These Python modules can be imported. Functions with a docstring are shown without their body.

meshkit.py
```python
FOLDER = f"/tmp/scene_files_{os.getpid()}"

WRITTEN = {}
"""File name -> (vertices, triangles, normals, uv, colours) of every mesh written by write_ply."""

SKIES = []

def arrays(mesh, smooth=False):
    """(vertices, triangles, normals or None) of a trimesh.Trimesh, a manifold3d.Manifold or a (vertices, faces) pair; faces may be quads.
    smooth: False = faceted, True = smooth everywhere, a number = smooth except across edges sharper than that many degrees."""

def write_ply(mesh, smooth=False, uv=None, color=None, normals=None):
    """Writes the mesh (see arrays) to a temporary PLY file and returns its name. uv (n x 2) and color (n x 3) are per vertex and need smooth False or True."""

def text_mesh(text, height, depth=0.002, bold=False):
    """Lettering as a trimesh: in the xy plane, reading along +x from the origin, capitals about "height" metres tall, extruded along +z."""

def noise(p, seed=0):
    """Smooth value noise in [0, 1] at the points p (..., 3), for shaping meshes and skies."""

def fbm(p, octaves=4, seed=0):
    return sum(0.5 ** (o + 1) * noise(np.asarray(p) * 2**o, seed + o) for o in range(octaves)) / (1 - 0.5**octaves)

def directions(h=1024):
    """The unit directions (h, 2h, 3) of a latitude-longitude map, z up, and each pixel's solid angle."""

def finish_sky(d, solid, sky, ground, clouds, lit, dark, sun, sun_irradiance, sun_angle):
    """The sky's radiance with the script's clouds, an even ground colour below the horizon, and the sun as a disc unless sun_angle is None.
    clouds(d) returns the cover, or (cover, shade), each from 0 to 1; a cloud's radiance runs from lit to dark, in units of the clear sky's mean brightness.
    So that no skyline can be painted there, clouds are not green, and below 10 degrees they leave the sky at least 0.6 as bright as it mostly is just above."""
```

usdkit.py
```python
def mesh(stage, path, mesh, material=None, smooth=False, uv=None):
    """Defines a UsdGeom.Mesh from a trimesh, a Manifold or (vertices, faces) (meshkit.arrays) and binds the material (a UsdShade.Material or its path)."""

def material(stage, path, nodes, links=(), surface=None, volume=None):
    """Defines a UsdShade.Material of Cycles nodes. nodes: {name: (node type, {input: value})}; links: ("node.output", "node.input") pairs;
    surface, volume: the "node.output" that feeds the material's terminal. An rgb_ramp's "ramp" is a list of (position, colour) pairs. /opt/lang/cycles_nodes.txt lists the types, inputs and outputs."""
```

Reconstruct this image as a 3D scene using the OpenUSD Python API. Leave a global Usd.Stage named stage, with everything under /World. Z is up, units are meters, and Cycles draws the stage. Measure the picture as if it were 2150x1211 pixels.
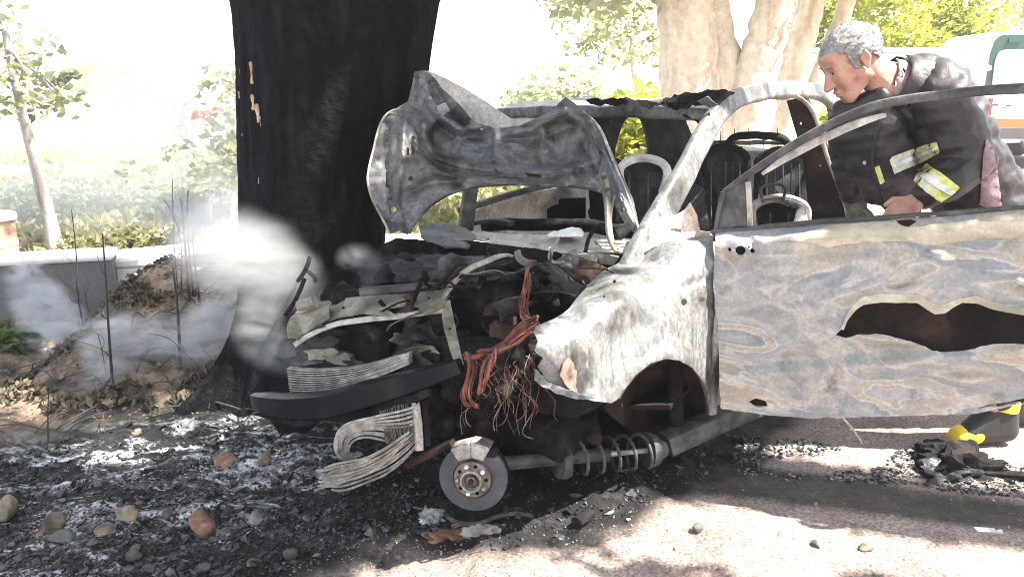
import math, random
import numpy as np, trimesh, shapely
from shapely.geometry import Polygon, Point
from scipy.spatial import Delaunay
from scipy.interpolate import RBFInterpolator, CubicSpline
import manifold3d as m3
import usdkit, meshkit
from meshkit import fbm, noise
from pxr import Usd, UsdGeom, UsdLux, UsdShade, Gf, Sdf, Vt

# ------------------------------------------------------------------ camera, sky, sun, exposure
stage = Usd.Stage.CreateInMemory()
UsdGeom.SetStageUpAxis(stage, UsdGeom.Tokens.z)
world = UsdGeom.Xform.Define(stage, '/World')
UsdGeom.Scope.Define(stage, '/World/Looks')
PITCH, EYE, FPX = math.radians(13.5), 1.5, 1687.0
SUN_EL, SUN_AZ = math.radians(58), math.atan2(0.95, -0.27)     # azimuth = atan2(x, y)
SUN = np.array([math.sin(SUN_AZ) * math.cos(SUN_EL), math.cos(SUN_AZ) * math.cos(SUN_EL), math.sin(SUN_EL)])
EXPOSURE, SUN_I, SKY_S, HAZE = 2.8, 1.22, 0.05, 0.0018

cam = UsdGeom.Camera.Define(stage, '/World/camera')
cam.AddTranslateOp().Set(Gf.Vec3d(0, 0, EYE))
cam.AddRotateXOp().Set(90 - math.degrees(PITCH))
cam.CreateHorizontalApertureAttr(36.0)
cam.CreateVerticalApertureAttr(36.0 * 9 / 16)
cam.CreateFocalLengthAttr(36.0 * FPX / 2150)
cam.CreateClippingRangeAttr(Gf.Vec2f(0.05, 2000))
cam.CreateExposureAttr(EXPOSURE)

dome = UsdLux.DomeLight.Define(stage, '/World/sky')
sky = usdkit.material(stage, '/World/Looks/sky', {
    "s": ("sky_texture", {"sky_type": "single_scattering", "sun_disc": False, "sun_elevation": SUN_EL, "sun_rotation": SUN_AZ, "air_density": 1.0, "aerosol_density": 3.0}),
    "tc": ("texture_coordinate", {}),
    "n": ("noise_texture", {"scale": 2.2, "detail": 5.0, "roughness": 0.55}),
    "r": ("rgb_ramp", {"ramp": [(0.40, (0.25, 0.25, 0.25)), (0.60, (0.8, 0.8, 0.8))]}),
    "bw": ("rgb_to_bw", {}),
    "g": ("vector_math", {"math_type": "scale", "scale": 1.3}),
    "m": ("mix_color", {"blend_type": "mix"}),
    "cl": ("mix_color", {"blend_type": "mix", "fac": 1.0, "a": (1, 1, 1), "b": (9.0, 9.3, 9.8)}),
    "b": ("background_shader", {"strength": SKY_S})},
    [("tc.generated", "n.vector"), ("n.fac", "r.fac"), ("r.color", "bw.color"), ("bw.val", "m.fac"), ("s.color", "m.a"),
     ("cl.result", "m.b"), ("m.result", "b.color")], surface="b.background")
UsdShade.MaterialBindingAPI.Apply(dome.GetPrim()).Bind(sky)
dome.GetPrim().SetCustomDataByKey('kind', 'structure')

sun = UsdLux.DistantLight.Define(stage, '/World/sun')
sun.CreateIntensityAttr(SUN_I); sun.CreateAngleAttr(0.53); sun.CreateNormalizeAttr(True); sun.CreateColorAttr(Gf.Vec3f(1.0, 0.94, 0.84))
sun.AddRotateZOp().Set(-math.degrees(SUN_AZ)); sun.AddRotateXOp().Set(-(90 - math.degrees(SUN_EL)))

# ------------------------------------------------------------------ helpers
CP, SP = math.cos(PITCH), math.sin(PITCH)
def ray(px, py):
    u, d = (np.asarray(px, float) - 1075) / FPX, (np.asarray(py, float) - 605.5) / FPX
    return np.stack(np.broadcast_arrays(u, CP - SP * d, -SP - CP * d), -1)
def P(px, py, y):
    """the point of the place seen in direction (px, py) of the survey photo at a distance y in front of the eye"""
    r = ray(px, py); t = np.asarray(y, float) / r[..., 1]
    return r * t[..., None] + np.array([0, 0, EYE])
def PP(pts): return np.array([P(*p) for p in pts])
def G(px, py, z=0.0):
    r = ray(px, py); t = (z - EYE) / r[..., 2]
    return r * t[..., None] + np.array([0, 0, EYE])
TAKEN = {}
def numbered(name, parent='/World'):
    k = (str(parent), name); n = TAKEN.get(k, -1) + 1; TAKEN[k] = n
    return name if n == 0 else f'{name}_{n:03d}'
def tag(prim, label=None, cat=None, group=None, kind=None):
    for k, v in (('label', label), ('category', cat), ('group', group), ('kind', kind)):
        if v: prim.SetCustomDataByKey(k, v)
    return prim
BASE = {}
def thing(name, base, label, cat, group=None):
    x = UsdGeom.Xform.Define(stage, '/World/' + numbered(name)); x.AddTranslateOp().Set(Gf.Vec3d(*map(float, base)))
    BASE[str(x.GetPath())] = np.asarray(base, float)
    return tag(x.GetPrim(), label, cat, group)
def tm(mesh):
    if isinstance(mesh, trimesh.Trimesh): return mesh
    v, f, _ = meshkit.arrays(mesh); return trimesh.Trimesh(v, f, process=False)
def obj(name, mesh, mat, parent=None, smooth=40, label=None, kind=None, cat=None, group=None):
    """one Mesh prim; mesh given in place coordinates"""
    pp = '/World' if parent is None else str(parent.GetPath())
    path = f'{pp}/{numbered(name, pp)}'
    m = tm(mesh).copy()
    off = np.zeros(3)
    for a, b in BASE.items():
        if pp == a or pp.startswith(a + '/'): off = b
    base = None
    if parent is None and kind not in ('structure', 'stuff'):
        base = np.array([*m.bounds.mean(0)[:2], m.bounds[0, 2]]); off = base
    m.apply_translation(-off)
    g = usdkit.mesh(stage, path, m, MAT[mat] if isinstance(mat, str) else mat, smooth=smooth)
    if base is not None: g.AddTranslateOp().Set(Gf.Vec3d(*map(float, base)))
    return tag(g.GetPrim(), label, cat, group, kind)
def cat_(ms): return trimesh.util.concatenate([tm(m) for m in ms])

def circle(n=10): a = np.arange(n) / n * 2 * np.pi; return np.stack([np.cos(a), np.sin(a)], 1)
def rrect(w, h, r=0.25, n=3):
    """rounded rectangle section"""
    pts = []
    r = r * min(w, h)
    for cx, cy, a0 in ((w/2-r, h/2-r, 0), (-w/2+r, h/2-r, 90), (-w/2+r, -h/2+r, 180), (w/2-r, -h/2+r, 270)):
        for k in range(n):
            a = math.radians(a0 + 90 * k / (n - 1)); pts.append((cx + r * math.cos(a), cy + r * math.sin(a)))
    return np.array(pts)
def spline(pts, n):
    pts = np.asarray(pts, float); d = np.r_[0, np.cumsum(np.linalg.norm(np.diff(pts, axis=0), axis=1))]
    if len(pts) == 2: return pts[0] + (pts[1] - pts[0]) * np.linspace(0, 1, n)[:, None]
    return CubicSpline(d, pts)(np.linspace(0, d[-1], n))
def sweep(path, section, scale=None, up=(0, 0, 1), cap=True, twist=0.0):
    path = np.asarray(path, float); n = len(path); k = len(section)
    t = np.gradient(path, axis=0); t /= np.linalg.norm(t, axis=1, keepdims=True) + 1e-12
    s0 = np.cross(t[0], up)
    if np.linalg.norm(s0) < 1e-3: s0 = np.cross(t[0], (1, 0, 0))
    s0 /= np.linalg.norm(s0); rings = []
    sc = np.ones(n) if scale is None else np.broadcast_to(np.asarray(scale, float), (n,)) if np.ndim(scale) < 2 else np.asarray(scale)
    for i in range(n):
        s0 = s0 - t[i] * (s0 @ t[i]); s0 /= np.linalg.norm(s0); b = np.cross(s0, t[i])
        a = twist * i / max(n - 1, 1); s1, b1 = s0 * math.cos(a) + b * math.sin(a), -s0 * math.sin(a) + b * math.cos(a)
        q = section * sc[i]
        rings.append(path[i] + q[:, :1] * s1 + q[:, 1:] * b1)
    v = np.vstack(rings); f = []
    for i in range(n - 1):
        a = i * k + np.arange(k); b = i * k + (np.arange(k) + 1) % k
        f.append(np.stack([a, b, b + k], 1)); f.append(np.stack([a, b + k, a + k], 1))
    f = np.vstack(f)
    if cap:
        v = np.vstack([v, path[0], path[-1]]); c0, c1 = len(v) - 2, len(v) - 1; a = np.arange(k); b = (a + 1) % k
        f = np.vstack([f, np.stack([b, a, np.full(k, c0)], 1), np.stack([a + (n-1)*k, b + (n-1)*k, np.full(k, c1)], 1)])
    m = trimesh.Trimesh(v, f, process=False)
    if m.volume < 0: m.invert()
    return m
def tube(pts, r, n=8, k=None, scale=None, wob=0, seed=0):
    pts = np.asarray(pts, float)
    k = k or max(2, len(pts) * 4)
    p = spline(pts, k)
    if wob: p = p + (np.stack([fbm(p * 9 + 7 * j, 3, seed + j) for j in range(3)], 1) - 0.5) * wob
    s = np.full(k, float(r)) if np.ndim(r) == 0 else np.interp(np.linspace(0, 1, k), np.linspace(0, 1, len(r)), r)
    return sweep(p, circle(n), s)
def ptube(pts, r, **kw): return tube(PP(pts), r, **kw)
def pbar(pts, w, h, rnd=0.25, k=None, scale=None, up=(0, 0, 1), wob=0, seed=0):
    p = spline(PP(pts), k or len(pts) * 6)
    if wob: p = p + (np.stack([fbm(p * 6 + 5 * j, 3, seed + j) for j in range(3)], 1) - 0.5) * wob
    sc = None if scale is None else np.interp(np.linspace(0, 1, len(p)), np.linspace(0, 1, len(scale)), scale)
    return sweep(p, rrect(w, h, rnd), sc, up)
def cbox(size, c=0.01, center=(0, 0, 0), R=None):
    s = np.asarray(size, float) / 2; c = min(c, s.min() * 0.9); pts = []
    for sx in (-1, 1):
        for sy in (-1, 1):
            for sz in (-1, 1):
                q = np.array([sx, sy, sz])
                for a in range(3): o = s.copy(); o[[i for i in range(3) if i != a]] -= c; pts.append(q * o)
    m = trimesh.convex.convex_hull(np.array(pts))
    if R is not None: m.apply_transform(R)
    m.apply_translation(center); return m
def frame(x, z=(0, 0, 1)):
    """4x4 whose x axis is x and z axis near z"""
    x = np.asarray(x, float); x = x / np.linalg.norm(x); y = np.cross(z, x); y /= np.linalg.norm(y); M = np.eye(4); M[:3, 0], M[:3, 1], M[:3, 2] = x, y, np.cross(x, y); return M
def cyl(a, b, r, n=20, r2=None):
    return sweep(np.array([a, b], float), circle(n), [r, r if r2 is None else r2])
def rough(m, amp, scale=8, seed=0, sub=0):
    m = tm(m).copy()
    m.merge_vertices()
    for _ in range(sub): m = m.subdivide()
    v = np.array(m.vertices); n = np.array(m.vertex_normals)
    m.vertices = v + n * ((fbm(v * scale, 4, seed) - 0.5) * 2 * amp)[:, None]
    return m
def ring_pts(poly, step, jag=0, seed=0):
    L = poly.length; n = max(8, int(L / step)); p = np.array([poly.interpolate(i / n, normalized=True).coords[0] for i in range(n)])
    if jag: p = p + (np.stack([fbm(np.c_[p * 0.05, np.full(len(p), 3.7 * j)], 4, seed + j) for j in range(2)], 1) - 0.5) * 2 * jag
    return p
def solid(v, f, thick, towards=None):
    """a sheet of triangles made into a closed plate"""
    v = np.asarray(v, float); m = trimesh.Trimesh(v, f, process=False)
    if towards is not None:
        flip = np.einsum('ij,ij->i', m.face_normals, towards - m.triangles_center) < 0
        f = f.copy(); f[flip] = f[flip][:, ::-1]; m = trimesh.Trimesh(v, f, process=False)
    n = np.array(m.vertex_normals); w = v - n * thick; N = len(v)
    e = np.vstack([f[:, [0, 1]], f[:, [1, 2]], f[:, [2, 0]]]); key = {}
    for a, b in e: key[(a, b)] = 1
    bd = [(a, b) for a, b in key if (b, a) not in key]
    side = [(b, a, a + N) for a, b in bd] + [(b, a + N, b + N) for a, b in bd]
    return trimesh.Trimesh(np.vstack([v, w]), np.vstack([f, f[:, ::-1] + N, np.array(side, int).reshape(-1, 3)]), process=False)
def patch(outline, depth, spacing=11, holes=(), amp=0.0, nscale=6.0, thick=0.005, jag=0, hjag=None, seed=0, kernel='thin_plate_spline', bump=None):
    """torn or pressed sheet metal: an outline surveyed from the photo, lying at the surveyed distances (control points x, y, distance or a function)"""
    ring = ring_pts(Polygon(outline).exterior, spacing * 0.7, jag, seed)
    poly = Polygon(ring).buffer(0)
    if poly.geom_type != 'Polygon': poly = max(poly.geoms, key=lambda g: g.area)
    hp = []
    for i, h in enumerate(holes):
        q = Polygon(ring_pts(Polygon(h).exterior, min(spacing * 0.6, Polygon(h).length / 10), jag if hjag is None else hjag, seed + 9 + i)).buffer(0); poly = poly.difference(q)
    if poly.geom_type != 'Polygon': poly = max(poly.geoms, key=lambda g: g.area)
    pts = [np.array(poly.exterior.coords)[:-1]] + [np.array(r.coords)[:-1] for r in poly.interiors]
    x0, y0, x1, y1 = poly.bounds
    gx, gy = np.meshgrid(np.arange(x0, x1, spacing), np.arange(y0, y1, spacing * 0.87)); gx = gx + (np.arange(len(gx)) % 2)[:, None] * spacing / 2
    g = np.c_[gx.ravel(), gy.ravel()]; inner = poly.buffer(-spacing * 0.45)
    pts.append(g[shapely.contains_xy(inner, g[:, 0], g[:, 1])]); pts = np.vstack(pts)
    pts = np.unique(np.round(pts, 2), axis=0)
    t = Delaunay(pts).simplices; c = pts[t].mean(1); t = t[shapely.contains_xy(poly, c[:, 0], c[:, 1])]
    if callable(depth): y = depth(pts[:, 0], pts[:, 1])
    else:
        D = np.array(depth, float); y = RBFInterpolator(D[:, :2] / 100, D[:, 2], kernel=kernel)(pts / 100)
    if bump is not None: y = y + bump(pts[:, 0], pts[:, 1])
    v = P(pts[:, 0], pts[:, 1], y)
    if amp: v = P(pts[:, 0], pts[:, 1], y + (fbm(v * nscale, 4, seed) - 0.5) * 2 * amp)
    return solid(v, t, thick, towards=np.array([0, 0, EYE]))
def seg_dist(px, py, line):
    """distance in photo pixels to a polyline, for pressed ridges"""
    d = np.full(np.shape(px), 1e9)
    for (ax, ay), (bx, by) in zip(line[:-1], line[1:]):
        t = np.clip(((px - ax) * (bx - ax) + (py - ay) * (by - ay)) / ((bx - ax) ** 2 + (by - ay) ** 2), 0, 1)
        d = np.minimum(d, np.hypot(px - ax - t * (bx - ax), py - ay - t * (by - ay)))
    return d
def inside(px, py, poly): return shapely.contains_xy(Polygon(poly), px, py)
def soft(px, py, poly, w):
    """1 inside poly falling to 0 over w pixels outside"""
    p = Polygon(poly); d = shapely.distance(p, shapely.points(px, py)); return np.clip(1 - d / w, 0, 1) ** 2 * (3 - 2 * np.clip(1 - d / w, 0, 1))
def leaves(centers, radii, per, size, rng, flat=0.5, droop=0.0):
    """leaf blades (two triangles each) spread through clumps"""
    C = np.repeat(np.asarray(centers, float), per, axis=0); R = np.repeat(np.broadcast_to(np.asarray(radii, float), (len(centers),)), per)
    d = rng.normal(size=(len(C), 3)); d /= np.linalg.norm(d, axis=1, keepdims=True)
    p = C + d * (R * rng.random(len(C)) ** 0.45)[:, None] * np.array([1, 1, 0.8])
    a = rng.normal(size=(len(C), 3)); a[:, 2] = a[:, 2] * flat - droop; a /= np.linalg.norm(a, axis=1, keepdims=True)
    b = np.cross(a, rng.normal(size=(len(C), 3))); b /= np.linalg.norm(b, axis=1, keepdims=True)
    L = size * (0.6 + 0.8 * rng.random(len(C)))[:, None]; W = L * 0.27
    v = np.stack([p - a * L / 2, p + b * W - a * L * 0.05, p + a * L / 2, p - b * W - a * L * 0.05], 1).reshape(-1, 3)
    i = np.arange(len(C)) * 4
    return trimesh.Trimesh(v, np.vstack([np.stack([i, i+1, i+2], 1), np.stack([i, i+2, i+3], 1)]), process=False)

# ------------------------------------------------------------------ materials
MAT = {}
def ramp_mat(name, ramp, scale=6.0, detail=7.0, dist=0.0, rough=0.7, metal=0.0, spec=0.4, bump=0.25, bscale=60.0, bdist=0.01, fine=0.35, stretch=(1, 1, 1), ramp2=None, scale2=2.0, cut=(0.45, 0.6), rrough=0.58):
    n = {"g": ("geometry", {}), "mp": ("mapping", {"scale": stretch}),
         "n": ("noise_texture", {"scale": scale, "detail": detail, "roughness": rrough, "distortion": dist}),
         "r": ("rgb_ramp", {"ramp": ramp}),
         "n2": ("noise_texture", {"scale": bscale, "detail": 5.0, "roughness": 0.65}),
         "r2": ("rgb_ramp", {"ramp": [(0.3, (1 - fine,) * 3), (0.7, (1 + fine * 0.4,) * 3)]}),
         "m": ("mix_color", {"blend_type": "multiply", "fac": 1.0}),
         "b": ("bump", {"strength": bump, "distance": bdist}),
         "p": ("principled_bsdf", {"roughness": rough, "metallic": metal, "specular_ior_level": spec})}
    l = [("g.position", "mp.vector"), ("mp.vector", "n.vector"), ("g.position", "n2.vector"), ("n.fac", "r.fac"), ("n2.fac", "r2.fac"),
         ("r2.color", "m.b"), ("n2.fac", "b.height"), ("b.normal", "p.normal"), ("m.result", "p.base_color")]
    if ramp2:
        n |= {"n3": ("noise_texture", {"scale": scale2, "detail": 6.0, "roughness": 0.6, "distortion": 0.6}), "rr": ("rgb_ramp", {"ramp": ramp2}),
              "n4": ("noise_texture", {"scale": scale2 * 0.7, "detail": 7.0, "roughness": 0.6, "distortion": 0.4}), "rc": ("rgb_ramp", {"ramp": [(cut[0], (0, 0, 0)), (cut[1], (1, 1, 1))]}),
              "bw": ("rgb_to_bw", {}), "mx": ("mix_color", {"blend_type": "mix"})}
        l += [("g.position", "n3.vector"), ("g.position", "n4.vector"), ("n3.fac", "rr.fac"), ("n4.fac", "rc.fac"), ("rc.color", "bw.color"), ("bw.val", "mx.fac"),
              ("r.color", "mx.a"), ("rr.color", "mx.b"), ("mx.result", "m.a")]
    else: l += [("r.color", "m.a")]
    MAT[name] = usdkit.material(stage, f'/World/Looks/{name}', n, l, surface="p.BSDF")
def leaf_mat(name, cols, trans=0.45, tcol=None):
    MAT[name] = usdkit.material(stage, f'/World/Looks/{name}', {
        "g": ("geometry", {}), "n": ("noise_texture", {"scale": 3.0, "detail": 4.0}), "r": ("rgb_ramp", {"ramp": cols}),
        "d": ("principled_bsdf", {"roughness": 0.5, "specular_ior_level": 0.4}), "t": ("translucent_bsdf", {}), "m": ("mix_closure", {"fac": trans}),
        "tm": ("mix_color", {"blend_type": "multiply", "fac": 1.0, "b": tcol or (1.6, 1.7, 0.9)})},
        [("g.position", "n.vector"), ("n.fac", "r.fac"), ("r.color", "d.base_color"), ("r.color", "tm.a"), ("tm.result", "t.color"), ("d.BSDF", "m.closure1"), ("t.BSDF", "m.closure2")], surface="m.closure")
# scorched sheet steel in its different stages: ash-white oxide, blue-grey heat tint, straw, rust, soot
ramp_mat('steel_pale', [(0.25, (0.035, 0.033, 0.03)), (0.38, (0.15, 0.145, 0.135)), (0.5, (0.32, 0.31, 0.285)), (0.62, (0.42, 0.41, 0.39)), (0.75, (0.22, 0.22, 0.22))], 5, 8, 0.9, 0.6, 0.15, 0.4, 0.3, 70, 0.006, 0.4,
         ramp2=[(0.35, (0.07, 0.05, 0.04)), (0.55, (0.25, 0.21, 0.17)), (0.7, (0.36, 0.36, 0.35))], scale2=3.5)
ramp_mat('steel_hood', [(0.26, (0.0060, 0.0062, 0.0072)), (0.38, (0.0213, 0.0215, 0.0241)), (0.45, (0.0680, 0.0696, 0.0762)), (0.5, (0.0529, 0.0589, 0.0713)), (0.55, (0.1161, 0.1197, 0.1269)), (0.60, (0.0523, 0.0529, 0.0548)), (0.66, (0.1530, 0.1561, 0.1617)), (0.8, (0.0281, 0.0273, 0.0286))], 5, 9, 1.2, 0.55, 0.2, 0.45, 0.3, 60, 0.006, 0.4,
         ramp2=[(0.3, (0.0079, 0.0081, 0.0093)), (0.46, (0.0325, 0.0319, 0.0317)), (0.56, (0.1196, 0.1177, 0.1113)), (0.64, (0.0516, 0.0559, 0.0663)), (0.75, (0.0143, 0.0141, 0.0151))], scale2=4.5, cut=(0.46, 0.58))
ramp_mat('steel_door', [(0.26, (0.08, 0.07, 0.06)), (0.34, (0.17, 0.162, 0.15)), (0.39, (0.25, 0.235, 0.205)), (0.405, (0.35, 0.34, 0.31)), (0.42, (0.23, 0.228, 0.22)), (0.455, (0.165, 0.178, 0.195)), (0.478, (0.16, 0.176, 0.197)), (0.486, (0.34, 0.33, 0.30)), (0.505, (0.27, 0.245, 0.205)), (0.545, (0.25, 0.225, 0.19)), (0.556, (0.36, 0.345, 0.31)), (0.57, (0.20, 0.203, 0.21)), (0.62, (0.26, 0.255, 0.24)), (0.66, (0.16, 0.162, 0.17)), (0.76, (0.25, 0.225, 0.19))],
         2.0, 4.2, 0.9, 0.6, 0.1, 0.35, 0.2, 90, 0.004, 0.28, stretch=(0.75, 0.75, 2.0),
         ramp2=[(0.32, (0.08, 0.072, 0.065)), (0.42, (0.21, 0.20, 0.185)), (0.5, (0.20, 0.205, 0.215)), (0.56, (0.30, 0.285, 0.255)), (0.62, (0.21, 0.20, 0.188)), (0.7, (0.085, 0.075, 0.068))], scale2=6.0, cut=(0.43, 0.64), rrough=0.45)
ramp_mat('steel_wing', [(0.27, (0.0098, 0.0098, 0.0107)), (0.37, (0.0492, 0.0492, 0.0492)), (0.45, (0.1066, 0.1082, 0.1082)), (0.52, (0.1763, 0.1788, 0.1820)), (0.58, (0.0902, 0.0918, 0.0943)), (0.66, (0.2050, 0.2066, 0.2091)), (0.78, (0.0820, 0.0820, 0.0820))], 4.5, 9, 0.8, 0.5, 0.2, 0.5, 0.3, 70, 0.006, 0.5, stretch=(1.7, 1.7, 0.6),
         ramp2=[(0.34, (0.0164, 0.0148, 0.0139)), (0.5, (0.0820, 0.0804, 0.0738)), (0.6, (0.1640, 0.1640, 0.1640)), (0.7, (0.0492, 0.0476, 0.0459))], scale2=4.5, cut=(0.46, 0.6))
ramp_mat('steel_sooty', [(0.3, (0.0085, 0.0085, 0.0093)), (0.48, (0.0321, 0.0314, 0.0321)), (0.62, (0.0784, 0.0770, 0.0749)), (0.75, (0.1426, 0.1390, 0.1319))], 7, 7, 0.6, 0.65, 0.1, 0.4, 0.4, 55, 0.01, 0.4)
ramp_mat('steel_olive', [(0.3, (0.0405, 0.0385, 0.0304)), (0.48, (0.1215, 0.1165, 0.0911)), (0.62, (0.2329, 0.2228, 0.1823)), (0.75, (0.3240, 0.3139, 0.2835))], 7, 8, 0.8, 0.6, 0.15, 0.4, 0.3, 60, 0.008, 0.4)
ramp_mat('soot', [(0.3, (0.0030, 0.0030, 0.0035)), (0.55, (0.0090, 0.0085, 0.0090)), (0.7, (0.0250, 0.0240, 0.0235)), (0.82, (0.0600, 0.0575, 0.0550))], 14, 8, 0.4, 0.8, 0.0, 0.12, 0.7, 40, 0.02, 0.4)
ramp_mat('rust_dark', [(0.3, (0.0072, 0.0054, 0.0048)), (0.5, (0.0210, 0.0138, 0.0108)), (0.65, (0.0510, 0.0288, 0.0204)), (0.8, (0.0840, 0.0510, 0.0360))], 5, 7, 0.8, 0.8, 0.0, 0.12, 0.4, 50, 0.008, 0.35)
ramp_mat('interior', [(0.3, (0.0077, 0.0077, 0.0094)), (0.5, (0.0193, 0.0198, 0.0231)), (0.66, (0.0413, 0.0424, 0.0468)), (0.8, (0.0825, 0.0798, 0.0770))], 9, 7, 0.5, 0.65, 0.05, 0.2, 0.4, 60, 0.01, 0.35)
ramp_mat('ash_white', [(0.3, (0.35, 0.34, 0.33)), (0.5, (0.62, 0.61, 0.6)), (0.7, (0.75, 0.74, 0.73))], 12, 6, 0.3, 0.9, 0, 0.2, 0.5, 70, 0.01, 0.2)
ramp_mat('alloy', [(0.3, (0.12, 0.115, 0.105)), (0.5, (0.26, 0.25, 0.23)), (0.7, (0.42, 0.41, 0.39))], 25, 6, 0.3, 0.5, 0.4, 0.5, 0.3, 90, 0.004, 0.35)
ramp_mat('copper', [(0.3, (0.03, 0.012, 0.009)), (0.5, (0.115, 0.035, 0.022)), (0.7, (0.20, 0.07, 0.042))], 18, 5, 0.3, 0.6, 0.2, 0.4, 0.4, 120, 0.004, 0.35)
ramp_mat('bumper_blue', [(0.3, (0.003, 0.003, 0.0042)), (0.55, (0.005, 0.0053, 0.0075)), (0.75, (0.011, 0.0115, 0.014))], 6, 6, 0.4, 0.3, 0.0, 0.3, 0.12, 50, 0.006, 0.35)
ramp_mat('disc_iron', [(0.3, (0.0400, 0.0416, 0.0464)), (0.55, (0.0680, 0.0704, 0.0784)), (0.72, (0.1120, 0.1136, 0.1200))], 14, 6, 0.3, 0.6, 0.25, 0.5, 0.2, 110, 0.003, 0.3)
ramp_mat('rust_hub', [(0.3, (0.05, 0.035, 0.028)), (0.5, (0.17, 0.125, 0.1)), (0.7, (0.3, 0.25, 0.21))], 22, 6, 0.3, 0.65, 0.2, 0.4, 0.3, 90, 0.004, 0.35)
ramp_mat('charred_bark', [(0.3, (0.0035, 0.0035, 0.0045)), (0.55, (0.0075, 0.0070, 0.0090)), (0.75, (0.0160, 0.0150, 0.0170))], 7, 8, 0.3, 0.9, 0, 0.06, 0.9, 22, 0.03, 0.5, stretch=(2.2, 2.2, 0.35))
ramp_mat('bark_chip', [(0.3, (0.1760, 0.0935, 0.0550)), (0.6, (0.4180, 0.2970, 0.2090)), (0.8, (0.5500, 0.4620, 0.3740))], 22, 5, 0.3, 0.85)
ramp_mat('pale_bark', [(0.3, (0.42, 0.34, 0.26)), (0.5, (0.60, 0.52, 0.42)), (0.7, (0.70, 0.65, 0.57))], 2.5, 7, 0.8, 0.8, 0, 0.25, 0.4, 15, 0.03, 0.25, stretch=(1.5, 1.5, 0.4))
ramp_mat('grey_bark', [(0.3, (0.1500, 0.1350, 0.1275)), (0.6, (0.3000, 0.2775, 0.2625)), (0.8, (0.4500, 0.4200, 0.3900))], 6, 7, 0.3, 0.85, stretch=(2, 2, 0.5))
ramp_mat('stem_char', [(0.3, (0.01, 0.01, 0.011)), (0.7, (0.045, 0.042, 0.04))], 20, 5)
ramp_mat('plaster', [(0.3, (0.55, 0.54, 0.54)), (0.6, (0.72, 0.71, 0.7)), (0.8, (0.8, 0.8, 0.79))], 3, 7, 0.3, 0.9, fine=0.12)
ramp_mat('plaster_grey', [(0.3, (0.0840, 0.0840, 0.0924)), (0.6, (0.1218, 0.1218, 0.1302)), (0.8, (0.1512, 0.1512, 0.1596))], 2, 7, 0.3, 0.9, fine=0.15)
ramp_mat('terracotta', [(0.3, (0.28, 0.17, 0.12)), (0.6, (0.42, 0.29, 0.22)), (0.8, (0.5, 0.38, 0.3))], 4, 6, 0.3, 0.9)
ramp_mat('stone_grey', [(0.34, (0.02, 0.02, 0.021)), (0.52, (0.06, 0.06, 0.06)), (0.7, (0.17, 0.167, 0.16))], 9, 7, 0.3, 0.75, fine=0.35)
ramp_mat('stone_tan', [(0.36, (0.03, 0.025, 0.018)), (0.52, (0.12, 0.095, 0.065)), (0.7, (0.26, 0.215, 0.155))], 9, 7, 0.3, 0.75)
ramp_mat('stone_red', [(0.36, (0.03, 0.018, 0.013)), (0.52, (0.14, 0.072, 0.047)), (0.75, (0.32, 0.19, 0.13))], 11, 7, 0.3, 0.75)
ramp_mat('char_chunk', [(0.35, (0.0048, 0.0048, 0.0060)), (0.55, (0.0180, 0.0180, 0.0204)), (0.68, (0.0720, 0.0720, 0.0780)), (0.8, (0.2040, 0.2100, 0.2220))], 9, 7, 0.5, 0.4, 0, 0.3, 0.5, 45, 0.01, 0.3)
ramp_mat('flake', [(0.34, (0.0180, 0.0180, 0.0198)), (0.48, (0.1170, 0.1215, 0.1305)), (0.66, (0.3420, 0.3510, 0.3690))], 7, 6, 0.5, 0.7)
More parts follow.
